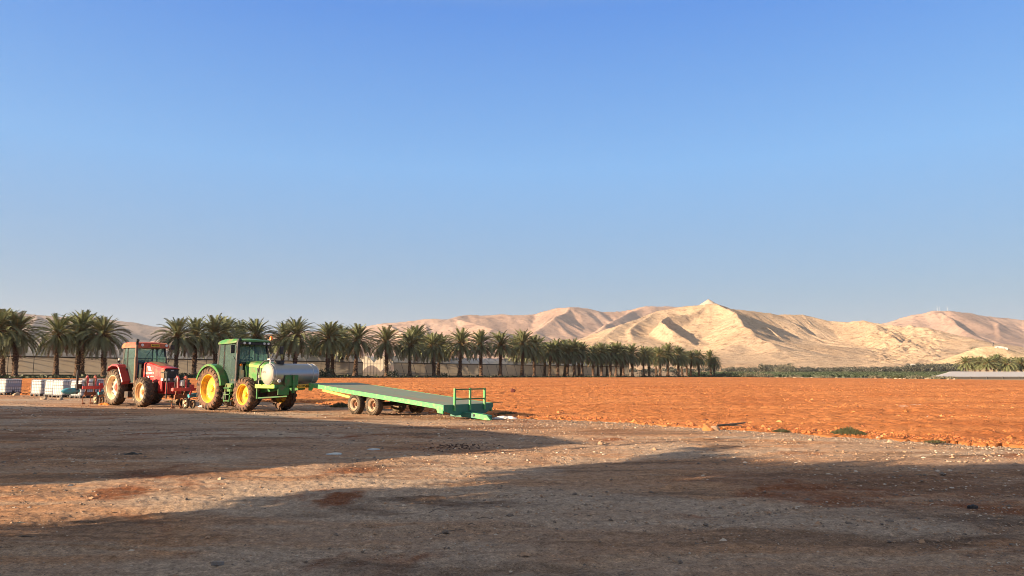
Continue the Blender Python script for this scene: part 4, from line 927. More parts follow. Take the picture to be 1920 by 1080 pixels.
for sy in (-1, 1):
    yy = -1.0 if sy < 0 else 1.42
    b = MB(); b.tube([(1.55, sy * .74, 2.80), (1.62, yy * .95, 2.84), (1.66, yy, 2.80)], .014, 6); b.tube([(1.62, sy * .74, 2.0), (1.68, sy * .95, 2.3), (1.62, sy * .86, 2.62)], .014, 6); b.build('mirror_arm', BLK, GT)
    b = MB(); b.box((1.66, yy, 2.60), (.05, .19, .36)); b.build('mirror', BLK, GT, bevel=.02)
b = MB(); b.tube([(1.45, .86, 2.92), (1.45, .98, 2.95), (1.45, 1.0, 3.05)], .014, 6); bs = b.build('beacon_stalk', BLK, GT)
b = MB(); b.lathe([(0, .001), (0, .075), (.12, .07), (.17, .045), (.18, .001)], (1.45, 1.0, 3.05), 16, 'z'); b.build('beacon', ORANGE, bs, smooth=True)
b = MB(); b.lathe([(.0, .001), (.03, .05), (.02, .06), (-.05, .05)], (1.86, -.70, 1.93), 12, 'x'); b.build('indicator_lamp', ORANGE, GT, smooth=True)
# front tank frame
b = MB(); b.box((4.1, -.99, 1.06), (1.30, .06, .15)); b.build('tank_frame_rail', LIME, GT)  # sunlit side painted paler; the shaded rest of the frame is dark green
b = MB(); b.box((4.1, .99, 1.06), (1.30, .06, .15)); b.box((4.78, 0, 1.06), (.08, 2.04, .13)); b.box((3.5, 0, 1.06), (.08, 1.92, .13)); b.box((4.82, -.62, .90), (.04, .5, .36))
for yy in (-.4, .4): b.bar((3.0, yy, .85), (4.75, yy, .98), .12, .14)
b.bar((3.52, -.95, 1.0), (3.52, -.95, .55), .06, .06); b.bar((3.5, -.95, .58), (4.7, -.35, .66), .05, .05); b.build('tank_frame', JGD, GT)
b = MB(); b.box((4.86, -.28, 1.29), (.04, .62, .42)); b.box((4.90, -.22, 1.15), (.09, .09, .72)); b.build('tank_bracket', JGD, GT)
TK = thing('tank', 'horizontal stainless steel tank lying across the front of the green tractor', 'tank', (-12.56, 33.12, 0), R(HEAD)); tc = (4.40, 0, 1.54)
b = MB(); b.lathe([(-1.08, .40), (-1.08, .425), (-1.05, .43), (1.05, .43), (1.08, .425), (1.15, .36), (1.19, .2), (1.20, .001)], tc, 48, 'y'); b.build('shell', STAIN, TK, smooth=True)
b = MB(); b.lathe([(-1.20, .001), (-1.19, .2), (-1.15, .33), (-1.10, .40), (-1.082, .405)], tc, 48, 'y'); b.build('end_cap', TANKW, TK, smooth=True)
for yy in (-.98, .82, 1.04):
    b = MB(); b.lathe([(yy - .012, .431), (yy - .012, .438), (yy + .012, .438), (yy + .012, .431)], tc, 48, 'y'); b.build('band', CHROME, TK, fix=False)
b = MB(); b.lathe([(0, .001), (.03, .02), (.03, .21), (-.01, .22), (-.01, .18), (-.12, .18)], (4.40, -.55, 2.06), 28, 'z'); b.build('lid', BLK, TK, smooth=True)
b = MB(); b.tube([(4.40, -.98, 1.92), (4.40, -.98, 2.12)], .03, 8); b.box((4.40, -.98, 2.14), (.18, .16, .05)); b.tube([(4.4, -.98, 2.05), (4.4, -.82, 2.05)], .03, 8); b.build('valve', CHROME, TK)
b = MB(); b.tube([(4.38, -1.0, 2.06), (4.2, -1.12, 2.08), (3.98, -1.2, 1.85), (3.90, -1.22, 1.5), (3.88, -1.18, 1.15)], .028, 8); b.build('hose', BLK, TK, smooth=True)
b = MB(); b.tube([(3.86, -1.12, 1.12), (3.86, -1.14, 1.5)], .02, 6); b.box((3.86, -1.12, 1.35), (.1, .1, .1)); b.build('pump_fitting', CHROME, TK)
b = MB(); b.lathe([(0, .001), (.03, .07), (.0, .075)], (4.86, -.86, 1.28), 16, 'x'); b.build('round_lamp', LAMPM, TK, smooth=True)
plb = MB(); plb.box((4.84, .30, 1.05), (.02, .60, .15)); pt = plb.build('number_plate', PLATEM, GT); text('57-529-84', .13, pt, BLK, (4.853, .30, 1.05), (0, 1, 0), (0, 0, 1), width=.52, bold=.004)
text('MTSJ', .09, TK, DARK, (4.33, -1.195, 1.62), (1, 0, 0), (0, 0, 1), width=.22)

# ---- red tractor
RT = thing('tractor', 'faded red tractor with cream rear wheels, tall exhaust and dusty bonnet', 'tractor', (-19.12, 37.57, 0), R(HEAD))
wheel(RT, 0, -.92, .89, .44, .585, -1, CREAM, CREAM, RUB_G, 22, -.02, hubm=PINK, slots=12); wheel(RT, 0, .92, .89, .44, .585, 1, CREAM, CREAM, RUB_G, 22, -.02, hubm=PINK)
wheel(RT, 2.85, -.92, .70, .42, .43, -1, RUSTY, CREAM, RUB_G, 18, .03, hubm=RUSTY); wheel(RT, 2.85, .92, .70, .42, .43, 1, RUSTY, CREAM, RUB_G, 18, .03, hubm=RUSTY)
cab(RT, .25, 1.45, .76, 2.05, 1.12, 2.86, BLK, pmat('blue_seat', (.03, .06, .12), .8))
b = MB(); loft(b, [[(x, -w_, z0), (x, -w_ + .02, z0 + .12), (x, -w_ + .10, z1), (x, 0, z1 + .02), (x, w_ - .10, z1), (x, w_ - .02, z0 + .12), (x, w_, z0)] for (x, w_, z0, z1) in ((.10, .80, 2.84, 3.02), (.22, .84, 2.82, 3.08), (.8, .85, 2.82, 3.10), (1.5, .85, 2.82, 3.09), (1.66, .83, 2.82, 3.04))]); b.build('roof', REDO, RT, smooth=True)
for yy in (-.52, .68):
    b = MB(); b.lathe([(.0, .07), (.03, .07), (.035, .055), (.03, .001)], (1.65, yy, 2.95), 14, 'x'); b.build('work_light', LAMPM, RT, smooth=True)
b = MB(); b.box((1.685, .10, 2.94), (.02, .42, .14)); pt = b.build('roof_plate', PLATEM, RT); text('98-118-15', .12, pt, BLK, (1.698, .10, 2.94), (0, 1, 0), (0, 0, 1), width=.34, bold=.004)
b = MB(); loft(b, [bonnet_sec(x, w_, z0, z1, .03) for (x, w_, z0, z1) in ((1.72, .43, 1.32, 2.12), (2.2, .42, 1.18, 2.10), (2.9, .40, 1.14, 1.96), (3.35, .385, 1.16, 1.86))]); bo = b.build('bonnet', REDP, RT, smooth=True, bevel=.01)
b = MB(); b.add([(1.76, -.33, 2.128), (1.76, .33, 2.128), (2.2, .32, 2.118), (2.9, .30, 1.975), (2.9, -.30, 1.975), (2.2, -.32, 2.118)], [(0, 1, 2, 5), (5, 2, 3, 4)]); b.add([(1.76, 0, 2.158), (2.2, 0, 2.138), (2.9, 0, 1.998)], [])
b = MB(); vs = []
for (x, hw_, z) in ((1.76, .42, 2.12), (2.2, .41, 2.10), (2.9, .39, 1.96), (3.1, .385, 1.915)):
    vs += [(x, -hw_ + .095, z + .006), (x, 0, z + .037), (x, hw_ - .095, z + .006)]
b.add(vs, [(i * 3 + j, i * 3 + j + 1, i * 3 + j + 4, i * 3 + j + 3) for i in range(3) for j in range(2)]); b.build('dusty_top', REDT, bo)
b = MB(); loft(b, [bonnet_sec(x, w_, z0, z1, .02) for (x, w_, z0, z1) in ((3.352, .38, 1.15, 1.855), (3.62, .355, 1.17, 1.80))]); b.build('nose_side', pmat('dusty_nose', (.20, .13, .075), .8, var=.3), RT, smooth=True, bevel=.01)
b = MB(); b.box((3.65, 0, 1.55), (.06, .64, .42)); gr = b.build('grille', BLK, RT, bevel=.02); b = MB(); b.box((3.69, 0, 1.70), (.02, .13, .05)); b.build('badge', CHROME, gr)
b = MB(); loft(b, [bonnet_sec(x, w_, z0, z1, .02) for (x, w_, z0, z1) in ((3.1, .395, 1.80, 1.925), (3.66, .36, 1.78, 1.825))]); b.build('nose_top', REDP, RT, smooth=True)
for sy in (-1, 1):
    b = MB(); b.box((3.67, sy * .21, 1.28), (.06, .22, .11)); b.build('headlight', LAMPM, RT, bevel=.01)
b = MB(); b.box((3.50, -.375, 1.27), (.20, .03, .14)); b.build('side_lamp', LAMPM, RT, bevel=.01)
b = MB(); b.box((3.72, 0, .88), (.42, .74, .56)); b.box((3.35, 0, .80), (.7, .64, .36))
b.build('front_weight', pmat('weight_red', (.30, .012, .015), .5), RT, bevel=.03)
b = MB()
for k in range(9): b.box((3.94, -.32 + k * .08, .90), (.02, .02, .46))
b.build('weight_ribs', REDP, RT)
b = MB(); b.box((3.60, -.48, .98), (.34, .10, .50)); b.build('front_bracket', REDP, RT, bevel=.02)
b = MB(); b.bar((4.05, -.42, .40), (4.05, -.42, 1.66), .045, .05); b.bar((3.4, -.42, 1.62), (4.05, -.42, 1.62), .03, .03); b.build('marker_post', BLK, RT)
b = MB(); b.box((1.4, 0, .82), (3.7, .50, .48)); b.box((2.3, 0, 1.12), (1.3, .66, .42)); b.box((0, 0, .89), (.5, 1.4, .4)); b.box((-.4, 0, .75), (.6, .6, .5)); b.box((1.58, 0, 1.40), (.26, 1.0, .85)); b.build('chassis', DARK, RT, bevel=.03)
b = MB(); b.box((2.85, 0, .62), (.22, 1.5, .22)); b.box((2.85, 0, .75), (.5, .4, .3)); b.lathe([(-.8, .14), (-.62, .16), (-.6, .02)], (2.85, 0, .70), 14, 'y'); b.build('front_axle', DARK, RT)
for sy in (-1, 1):
    b = MB(); n = 3; path = [(-.62, 1.72), (-.50, 1.92), (-.1, 2.04), (.42, 2.02), (.62, 1.90), (1.10, 1.22), (1.06, 1.10)]
    vs = [];
    for (px_, pz_) in path:
        for (yy, dz) in ((sy * .60, 0), (sy * 1.12, -.02), (sy * 1.14, -.10), (sy * 1.11, -.10), (sy * 1.09, -.05), (sy * .60, -.03)): vs.append((px_, yy, pz_ + dz))
    k = 6; fs = [(i * k + j, i * k + (j + 1) % k, (i + 1) * k + (j + 1) % k, (i + 1) * k + j) for i in range(len(path) - 1) for j in range(k)] + [tuple(range(k)), tuple((len(path) - 1) * k + j for j in range(k))]
    b.add(vs, fs); b.build('fender', REDP, RT)
    b = MB(); b.prism([(1.04, 1.1), (1.08, 1.3), (.6, 1.88), (-.4, 1.9), (-.6, 1.6), (0, 1.2)], sy * .58, sy * .61); b.build('inner_fender', REDP, RT)
b = MB(); b.tube([(1.78, -.80, .95), (1.76, -.82, 1.15), (1.74, -.82, 2.35)], [.05, .075, .08], 14); b.tube([(1.74, -.82, 2.35), (1.74, -.82, 2.98)], .062, 14); ex = b.build('exhaust', EXH, RT, smooth=True)
b = MB(); b.tube([(1.74, -.82, 2.96), (1.75, -.82, 3.12), (1.83, -.82, 3.19)], [.072, .075, .07], 14); b.build('exhaust_tip', BLK, ex, smooth=True)
b = MB(); b.box((1.3, -.85, .55), (.35, .3, .30)); b.build('step', DARK, RT)
for (yy, zz) in ((-1.0, 2.12), (-.92, 2.22)):
    b = MB(); b.tube([(.3, -.9, 2.0), (.3, yy, zz)], .015, 6); b.box((.3, yy, zz + .04), (.08, .14, .10)); b.build('rear_lamp', BLK if zz < 2.2 else LAMPM, RT)
b = MB(); b.tube([(1.5, .76, 2.7), (1.55, 1.02, 2.85)], .014, 6); b.box((1.56, 1.06, 2.88), (.05, .18, .22)); b.tube([(1.6, .76, 2.0), (1.66, .98, 2.4), (1.55, .86, 2.6)], .013, 6); b.build('mirror', BLK, RT)
b = MB()
for k in range(3): b.add([(2.08 + k * .10, -.4255, 1.92), (2.16 + k * .10, -.4255, 1.92), (2.34 + k * .10, -.4265, 1.68), (2.26 + k * .10, -.4265, 1.68)], [(0, 1, 2, 3)])
b.build('emblem', WHITE, bo, fix=False)
text('McCORMICK', .15, bo, WHITE, (2.35, -.428, 1.58), (1, 0, 0), (0, 0, 1), width=.85, bold=.004)
text('MTX135', .08, bo, WHITE, (2.62, -.426, 1.42), (1, 0, 0), (0, 0, 1), width=.30, bold=.004)
b = MB(); b.lathe([(0, .001), (.0, .085), (.004, .085)], (2.22, -.424, 1.38), 20, 'y', sgn=-1); b.build('round_decal', WHITE, bo, fix=False)
b = MB(); b.box((2.45, -.40, 1.08), (.28, .03, .09)); b.build('panel_catch', WHITE, bo)

# ---- cultivators hitched behind both tractors
def cultivator(base, label, post):
    root = thing('cultivator', label, 'cultivator', (base[0], base[1], 0), R(HEAD), None)
    b = MB(); b.box((-1.65, 0, .86), (.12, 3.7, .12)); b.build('toolbar', PINK, root, bevel=.01)
    for sy in (-1, 1):
        y0 = sy * 1.28
        b = MB(); b.box((-1.56, y0 + sy * .10, .865), (.14, .95, .15)); b.add([], []); b.box((-1.54, y0 - sy * .30, .94), (.12, .18, .28)); b.build('wing_beam', PINK, root, bevel=.01)
        for q in (.30, -.08):
            yy = y0 + sy * q; b = MB()
            b.tube([(-1.62, yy, .92), (-1.64, yy, 1.15), (-1.62, yy, 1.34), (-1.70, yy, 1.42), (-1.80, yy, 1.38)], [.045, .045, .055, .055, .05], 8); b.build('spring_arm', PINK, root, smooth=True)
            b = MB(); b.tube([(-1.78, yy, 1.52), (-1.78, yy, .8)], .014, 6); b.tube([(-1.85, yy, 1.30), (-1.95, yy, .85), (-1.7, yy, .7)], .03, 6); b.build('rod', BLK, root)
            b = MB(); b.bar((-1.70, yy, .80), (-1.82, yy, .42), .07, .05); b.tube([(-1.8, yy, .50), (-2.05, yy, .42), (-2.12, yy, .22), (-2.0, yy, .05)], [.03, .025, .025, .03], 6); b.box((-1.98, yy, .06), (.10, .16, .03), Matrix.Rotation(.6, 3, 'Y')); b.build('tine', RUST, root)
        b = MB(); b.box((-1.75, y0 + sy * .1, .55), (.10, .55, .16)); b.build('mud_plate', RUST, root)
        yw = y0 - sy * .28
        b = MB(); b.bar((-1.72, yw + .1, .82), (-1.95, yw + .1, .24), .06, .04); b.build('wheel_arm', PINK, root)
        wheel(root, -1.95, yw, .235, .13, .13, -1, CREAM, CREAM, RUB_G, 0, .0, hubm=RUST, lug=.0, name='gauge_wheel')
        wheel(root, -1.72, yw + sy * .02 + .22, .20, .09, .11, -1, RUSTY, RUSTY, RUB_G, 0, .0, hubm=RUST, lug=.0, name='gauge_wheel')
    b = MB(); b.bar((-1.6, -.35, .86), (-.9, 0, 1.35), .07, .05); b.bar((-1.6, .35, .86), (-.9, 0, 1.35), .07, .05); b.bar((-1.5, -.42, .7), (-.5, -.4, .55), .06, .08); b.bar((-1.5, .42, .7), (-.5, .4, .55), .06, .08); b.build('hitch_frame', PINK, root)
    b = MB(); b.tube([(-1.85, -.95, .55), (-1.85, -.7, .60), (-1.85, .2, .58)], [.09, .10, .06], 10); b.build('blue_shield', BLUE, root, smooth=True)
    if post:
        b = MB(); b.bar((-1.75, -2.02, .55), (-1.75, -2.02, 1.68), .085, .085); b.tube([(-1.75, -2.02, 1.66), (-1.62, -1.78, 1.66)], .022, 6); b.tube([(-1.75, -2.02, 1.6), (-1.75, -2.02, 1.72)], .035, 8); b.box((-1.72, -1.95, .92), (.18, .26, .24)); b.build('crank_post', BLK, root)
        b = MB(); b.lathe([(-.48, .02), (-.40, .10), (-.2, .155), (.1, .16), (.32, .10), (.38, .03)], (-1.82, -2.22, .70), 16, 'y'); b.build('blue_hopper', BLUE, root, smooth=True)
        b = MB(); b.box((-1.66, -1.42, .99), (.16, .2, .18)); b.build('white_bag', WHITE, root, bevel=.05)
    else:
        b = MB(); b.lathe([(0, .02), (.02, .09), (.24, .09), (.28, .03)], (-1.60, -1.42, 1.0), 14, 'z'); b.build('bottle', WHITE, root, smooth=True)
        b = MB(); n = 20
        b.lathe([(-.16, .33), (-.20, .42), (-.19, .52), (-.12, .60), (.12, .60), (.19, .52), (.20, .42), (.16, .33)], (-2.3, .15, .92), 32, 'y'); b.build('black_drum', BLK, root, smooth=True)
    return root
cultivator((-12.56, 33.12), 'red cultivator hitched behind the green tractor, white bottle on its beam', False)
cultivator((-19.12, 37.57), 'red cultivator with a black crank post and blue hopper behind the red tractor', True)

# ---- flatbed trailer
DRIM = pmat('dusty_cream_rim', (.46, .36, .25), .7, dust=(.30, .19, .11), dustamt=.5, scale=6)
TGR = pmat('trailer_edge_green', (.080, .39, .115), .5, dust=(.24, .28, .15), dustamt=.30, scale=6); TDG = pmat('trailer_shaded_green', (.020, .16, .105), .5, dust=(.10, .16, .10), dustamt=.15)  # second green is the same paint with its shade coloured in
def deck_mat():
    m, t, p, o = mk('worn_deck'); c = coord(t)
    base = ramp(t, noise(t, 1.3, 6, coord(t, 'Object', (.35, 1, 1)), .65), [(.36, (.26, .205, .13)), (.46, (.21, .225, .155)), (.60, (.17, .24, .165)), (.70, (.34, .25, .15))])
    t.links.new(base, p.inputs['Base Color']); p.inputs['Roughness'].default_value = .7; bump(t, p, noise(t, 12, 3, c), .3, .01); return m
th = math.atan2(-.669, .743); TRL = thing('trailer', 'long green flatbed trailer with four wheels, its drawbar resting on the ground', 'trailer', (-5.7, 28.15, 0), th)
# local: x forward, y left; near side y=0, far side y=2.42
sl = math.atan2(.66, 8.13); dz = lambda x: .885 - .0812 * x
def rotbar(b, x0, x1, y0, y1, za, zb, mi=0):
    vs = []
    for x in (x0, x1):
        for y, z in ((y0, za), (y1, za), (y1, zb), (y0, zb)): vs.append((x, y, dz(x) + z))
    b.add(vs, [(0, 1, 2, 3), (7, 6, 5, 4), (0, 4, 5, 1), (1, 5, 6, 2), (2, 6, 7, 3), (3, 7, 4, 0)], mi)
b = MB(); rotbar(b, -3.58, 4.50, .05, 2.37, -.05, -.004); b.build('deck', deck_mat(), TRL)
b = MB(); rotbar(b, -3.6, 4.53, 0, .05, -.16, .0); rotbar(b, -3.6, 4.53, 2.37, 2.42, -.16, .0); rotbar(b, -3.62, -3.58, .05, 2.37, -.16, 0); b.build('deck_edge', TGR, TRL)
for yy in (0.0, 2.36):
    b = MB(); b.add([(-3.61, yy - .012, dz(-3.6) - .15), (-3.35, yy - .012, dz(-3.3) - .15), (-3.45, yy - .012, dz(-3.5) - .30), (-3.61, yy - .012, dz(-3.6) - .30), (-3.61, yy + .06, dz(-3.6) - .15), (-3.35, yy + .06, dz(-3.3) - .15), (-3.45, yy + .06, dz(-3.5) - .30), (-3.61, yy + .06, dz(-3.6) - .30)], [(0, 1, 2, 3), (4, 5, 6, 7), (0, 1, 5, 4), (1, 2, 6, 5), (2, 3, 7, 6), (3, 0, 4, 7)])
    b.build('corner_bracket', TGR, TRL); b = MB()
    b.add([(4.53, yy - .012, dz(4.5) - .15), (4.20, yy - .012, dz(4.2) - .15), (4.28, yy - .012, dz(4.3) - .29), (4.53, yy - .012, dz(4.5) - .29), (4.53, yy + .06, dz(4.5) - .15), (4.20, yy + .06, dz(4.2) - .15), (4.28, yy + .06, dz(4.3) - .29), (4.53, yy + .06, dz(4.5) - .29)], [(0, 1, 2, 3), (4, 5, 6, 7), (0, 1, 5, 4), (1, 2, 6, 5), (2, 3, 7, 6), (3, 0, 4, 7)]); b.build('corner_bracket', TGR, TRL)
b = MB(); z0 = dz(4.54); b.prism([(-.0, z0), (2.42, z0), (2.42, z0 - .14), (2.05, z0 - .34), (.55, z0 - .38), (0, z0 - .2)], 4.535, 4.575, plane='yz'); b.build('front_panel', TDG, TRL, bevel=.006)
b = MB(); vs = []
for (x, y0_, y1_, z0_, z1_) in ((4.1, .75, 1.65, .10, .32), (4.9, .95, 1.45, .06, .22), (5.55, 1.10, 1.34, .03, .155)): vs += [(x, y0_, z0_), (x, y1_, z0_), (x, y1_, z1_), (x, y0_, z1_)]
b.add(vs, [(i * 4 + j, i * 4 + (j + 1) % 4, i * 4 + 4 + (j + 1) % 4, i * 4 + 4 + j) for i in range(2) for j in range(4)] + [(0, 1, 2, 3), (11, 10, 9, 8)]); db = b.build('drawbar', TDG, TRL, bevel=.006)
b = MB(); b.prism([(4.95, .235), (5.62, .175), (5.80, .02), (5.60, .012), (4.95, .07)], .99, 1.06); b.build('hitch_plate', TGR, db); b = MB(); b.lathe([(0, .05), (-.012, .05), (-.014, .001)], (5.02, .985, .155), 12, 'y'); b.build('hitch_hole', BLK, db)
for yy in (.48, 1.22, 1.95):
    b = MB(); b.box((4.60, yy, z0 + .17), (.055, .07, .76)); b.build('rail_post', TGR, TRL)
for zz in (.515, .18):
    b = MB(); b.box((4.60, 1.215, z0 + zz), (.04, 1.52, .045)); b.build('rail', JGD, TRL)
b = MB()
for yy in (.62, 1.8): rotbar(b, -3.4, 4.4, yy - .05, yy + .05, -.25, -.055)
for xx in (-2.8, -1.5, 1.5, 2.8): rotbar(b, xx - .04, xx + .04, .06, 2.36, -.14, -.056)
b.build('chassis', RUST, TRL)
b = MB(); b.bar((-2.75, .12, dz(-2.7) - .2), (-.85, .35, .60), .06, .09); b.bar((-2.75, 2.3, dz(-2.7) - .2), (-.85, 2.1, .60), .06, .09); b.build('brace', LIME, TRL)
b = MB(); b.box((0, .45, .60), (1.5, .12, .16)); b.box((0, 1.97, .60), (1.5, .12, .16))
for xx in (-.56, .56): b.tube([(xx, .2, .40), (xx, 2.2, .40)], .05, 8); b.box((xx, .45, .50), (.12, .12, .2)); b.box((xx, 1.97, .50), (.12, .12, .2))
b.build('axle', DARK, TRL)
for xx in (-.56, .56):
    for yy, sg in ((.17, -1), (2.25, 1)): wheel(TRL, xx, yy, .40, .27, .225, sg, DRIM, DRIM, RUB_G, 26, .0, hubm=RUST, lug=.014, lugmat=RUB_G)

# ---- intermediate bulk containers
IBCW = pmat('white_container', (.58, .57, .57), .5, scale=1.5, var=.06); CAGE = pmat('cage_steel', (.16, .17, .19), .45, .5); LBL = pmat('label_plate', (.24, .27, .33), .5, .2)
def ibc(x, y, yaw, label, tex=True):
    root = thing('water_container', label, 'container', (x, y, gzf(x, y)), yaw, 'white caged water containers standing on pallets beside the field')
    b = MB(); b.box((0, 0, .62), (1.14, .94, .94)); b.build('bottle', IBCW, root, bevel=.09)
    b = MB(); b.lathe([(0, .11), (.05, .11), (.05, .001)], (0, 0, 1.08), 16, 'z'); b.build('lid', BLK, root)
    b = MB(); w, d = .60, .50; rr = .012
    for zz in (.16, .36, .56, .78, .99, 1.13): b.tube([(-w, -d, zz), (w, -d, zz), (w, d, zz), (-w, d, zz), (-w, -d, zz)], rr, 5)
    for k in range(8): xx = -w + (k + .5) * 2 * w / 8; [b.tube([(xx, s * d, .14), (xx, s * d, 1.14)], rr, 5) for s in (-1, 1)]
    for k in range(6): yy = -d + (k + .5) * 2 * d / 6; [b.tube([(s * w, yy, .14), (s * w, yy, 1.14)], rr, 5) for s in (-1, 1)]
    b.build('cage', CAGE, root, fix=False)
    b = MB(); b.box((0, 0, .125), (1.2, 1.0, .03))
    for sx in (-1, 0, 1):
        for sy in (-1, 0, 1): b.box((sx * .53, sy * .44, .06), (.13, .12, .10))
    for sy in (-1, 0, 1): b.box((0, sy * .44, .012), (1.2, .12, .02))
    b.build('pallet', BLK, root)
    if tex: b = MB(); b.box((0, -.512, .67), (1.05, .008, .22)); b.build('label_plate', LBL, root)
    b = MB(); b.box((0, -.50, .24), (.14, .10, .12)); b.build('tap', BLK, root); return root
YAW = R(67)
def ibp(px, py): X, Y = G(px, py); return X, Y
for (px, py, lb) in [(10, 742.5, 'single white caged container standing alone at the left edge of the photo'), (76, 744.6, 'white caged container with a grey label plate, left end of the row'), (102, 746, 'white caged container second from left in the row, mostly sunlit side'), (117, 747, 'white caged container in the middle of the row with a narrow shaded side'), (151, 748, 'white caged container right in front, partly behind the blue hopper')]:
    X, Y = ibp(px, py); ibc(X, Y + .5, YAW, lb, True)
ibc(*[(-30.0, 53.0), YAW][0], YAW, 'white caged container behind the row, only its top showing')

# ---- things lying about
def litter(px, py, w, d, h, m, label, name, cat, seed=0, group=None, rot=0):
    X, Y = G(px, py); r = random.Random(seed); b = MB(); nx, ny = 7, 5; vs = []
    for j in range(ny):
        for i in range(nx):
            u_, v_ = i / (nx - 1) - .5, j / (ny - 1) - .5; e = (1 - abs(u_ * 2) ** 3) * (1 - abs(v_ * 2) ** 3)
            vs.append((u_ * w * r.uniform(.65, 1.2) + v_ * d * .6, v_ * d * r.uniform(.6, 1.25), .008 + h * e * r.uniform(.4, 1.2)))
    nn = len(vs); vs += [(a, b_, -.02) for (a, b_, c_) in vs]
    fs = [(j * nx + i, j * nx + i + 1, (j + 1) * nx + i + 1, (j + 1) * nx + i) for j in range(ny - 1) for i in range(nx - 1)]
    rim_ = [i for i in range(nx)] + [j * nx + nx - 1 for j in range(1, ny)] + [(ny - 1) * nx + i for i in range(nx - 2, -1, -1)] + [j * nx for j in range(ny - 2, 0, -1)]
    fs += [(rim_[k], rim_[(k + 1) % len(rim_)], rim_[(k + 1) % len(rim_)] + nn, rim_[k] + nn) for k in range(len(rim_))]
    b.add(vs, fs); o = b.build(name, m, fix=True); z = gzf(X, Y)
    if Y > float(np.interp(X / Y, bu, bY)): z += .045
    o.location = (X, Y, z + .012); o.rotation_euler = (0, 0, rot); return tag(o, label, cat, group)
PAPER = pmat('paper_white', (.62, .66, .64), .7); PLAST = pmat('scrap_white', (.72, .66, .60), .5)
litter(256, 853, .42, .16, .05, BLK, 'flat black piece of rubber lying in the shade at the left', 'rubber_scrap', 'scrap', 1)
litter(633, 850, .22, .12, .014, PAPER, 'crumpled pale paper at the edge of the shadow, left of the other one', 'paper', 'paper', 2)
litter(702, 842, .22, .10, .010, PAPER, 'flat pale blue white paper on the gravel below the trailer', 'paper', 'paper', 3)
litter(1805, 946, .12, .05, .02, BLK, 'small black scrap in the shade at the right', 'rubber_scrap', 'scrap', 4)
litter(100, 979, .18, .08, .01, pmat('board', (.24, .21, .18), .9), 'small flat grey board in the lower left', 'board', 'board', 5)
litter(62, 977, .26, .03, .01, BLK, 'thin dark strip beside the board at the lower left', 'strip', 'scrap', 6)
litter(424, 1046, .10, .03, .008, pmat('board2', (.26, .22, .19), .9), 'tiny pale splinter at the bottom left', 'splinter', 'scrap', 7)
litter(948, 785, .75, .3, .09, PLAST, 'crumpled white sack at the tip of the trailer drawbar', 'sack', 'sack', 8)
litter(388, 763.5, .55, .3, .16, PLAST, 'white rag beside the rear wheel of the green tractor', 'rag', 'rag', 9)
litter(203, 760, .5, .3, .14, pmat('orange_rag', (.65, .22, .04), .8), 'orange and yellow rag beside the rear wheel of the red tractor', 'rag', 'rag', 10)
litter(1700, 774, .5, .3, .03, PLAST, 'white plastic scrap near the middle right of the field', 'plastic_scrap', 'scrap', 11)
r = random.Random(77); STRIPM = pmat('torn_plastic', (.42, .36, .31), .6)
for j in range(20):
    px = r.uniform(1000, 1900); py = r.choice([r.uniform(755, 775), r.uniform(735, 790)]); long_ = r.random() < .6
    litter(px, py, r.uniform(.4, 1.3) if long_ else .12, .012 if long_ else .10, .012, STRIPM, 'torn strip of white irrigation plastic lying in the red field' if long_ else 'small white plastic piece lying in the red field', 'plastic_strip' if long_ else 'plastic_piece', 'scrap', 100 + j,
           'torn white strips in the ploughed field' if long_ else 'small white pieces in the ploughed field', r.uniform(-.12, .12))
for j, (px, py, s, k, lb) in enumerate([(1326, 807, .20, 0, 'orange lit rock on the edge of the field'), (1337, 807, .19, 2, 'brown rock leaning against the orange rock at the field edge'), (86, 750, .28, 1, 'pinkish stone in front of the white containers'), (116, 750.5, .2, 0, 'pale stone in front of the middle container'), (33, 743.5, .25, 0, 'pale stone just right of the single container'),
        (1515, 826, .07, 1, 'small pale stone on the gravel left of the weed tuft'), (1240, 783, .09, 0, 'pale stone at the gravel edge near the trailer shadow'), (1640, 822, .07, 1, 'pale stone at the field edge right of the weed tuft'), (1662, 828, .07, 0, 'pale flat stone right of the weed tuft'), (1380, 1078, .05, 1, 'yellowish pebble at the bottom centre right'),
        (1225, 842, .06, 3, 'dark stone at the edge of the right hand shadow'), (1440, 802, .06, 2, 'dark clod by the field edge right of the rocks'), (1125, 831, .07, 3, 'dark stone on the sunlit yard below the drawbar'), (424, 899, .07, 1, 'brown stone on the sunlit band at the left'), (436, 908, .05, 3, 'small dark clod below the brown stone on the sunlit band')]):
    X, Y = G(px, py); o = rock(X, Y, s * (1 if s < .1 else .85), lb, k, flat=1.1)
    if px == 1326: o.data = o.data.copy(); o.data.materials[0] = pmat('orange_rock', (.36, .135, .045), .95, scale=2, var=.3)
X, Y = G(1371, 804.5); b = MB(); b.tube([(-.45, 0, .06), (0, .03, .09), (.35, -.02, .14)], [.03, .035, .02], 6); b.tube([(-.1, .0, .07), (.25, -.12, .05)], [.02, .01], 5); o = b.build('rock_shadow', BLK); o.location = (X, Y, .05); tag(o, 'black stand-in for the rock shadow at the field edge', 'rock_shadow')  # black bars laid as the cast shadow of the rocks
X, Y = G(962, 740); b = MB(); b.box((0, 0, .2), (.35, .3, .3), Matrix.Rotation(.5, 3, 'Y')); o = b.build('clod', pmat('dark_red_clod', (.10, .025, .02), .9), bevel=.08); o.location = (X, Y, gzf(X, Y)); tag(o, 'dark red lump in the field right of the trailer rail', 'clod')
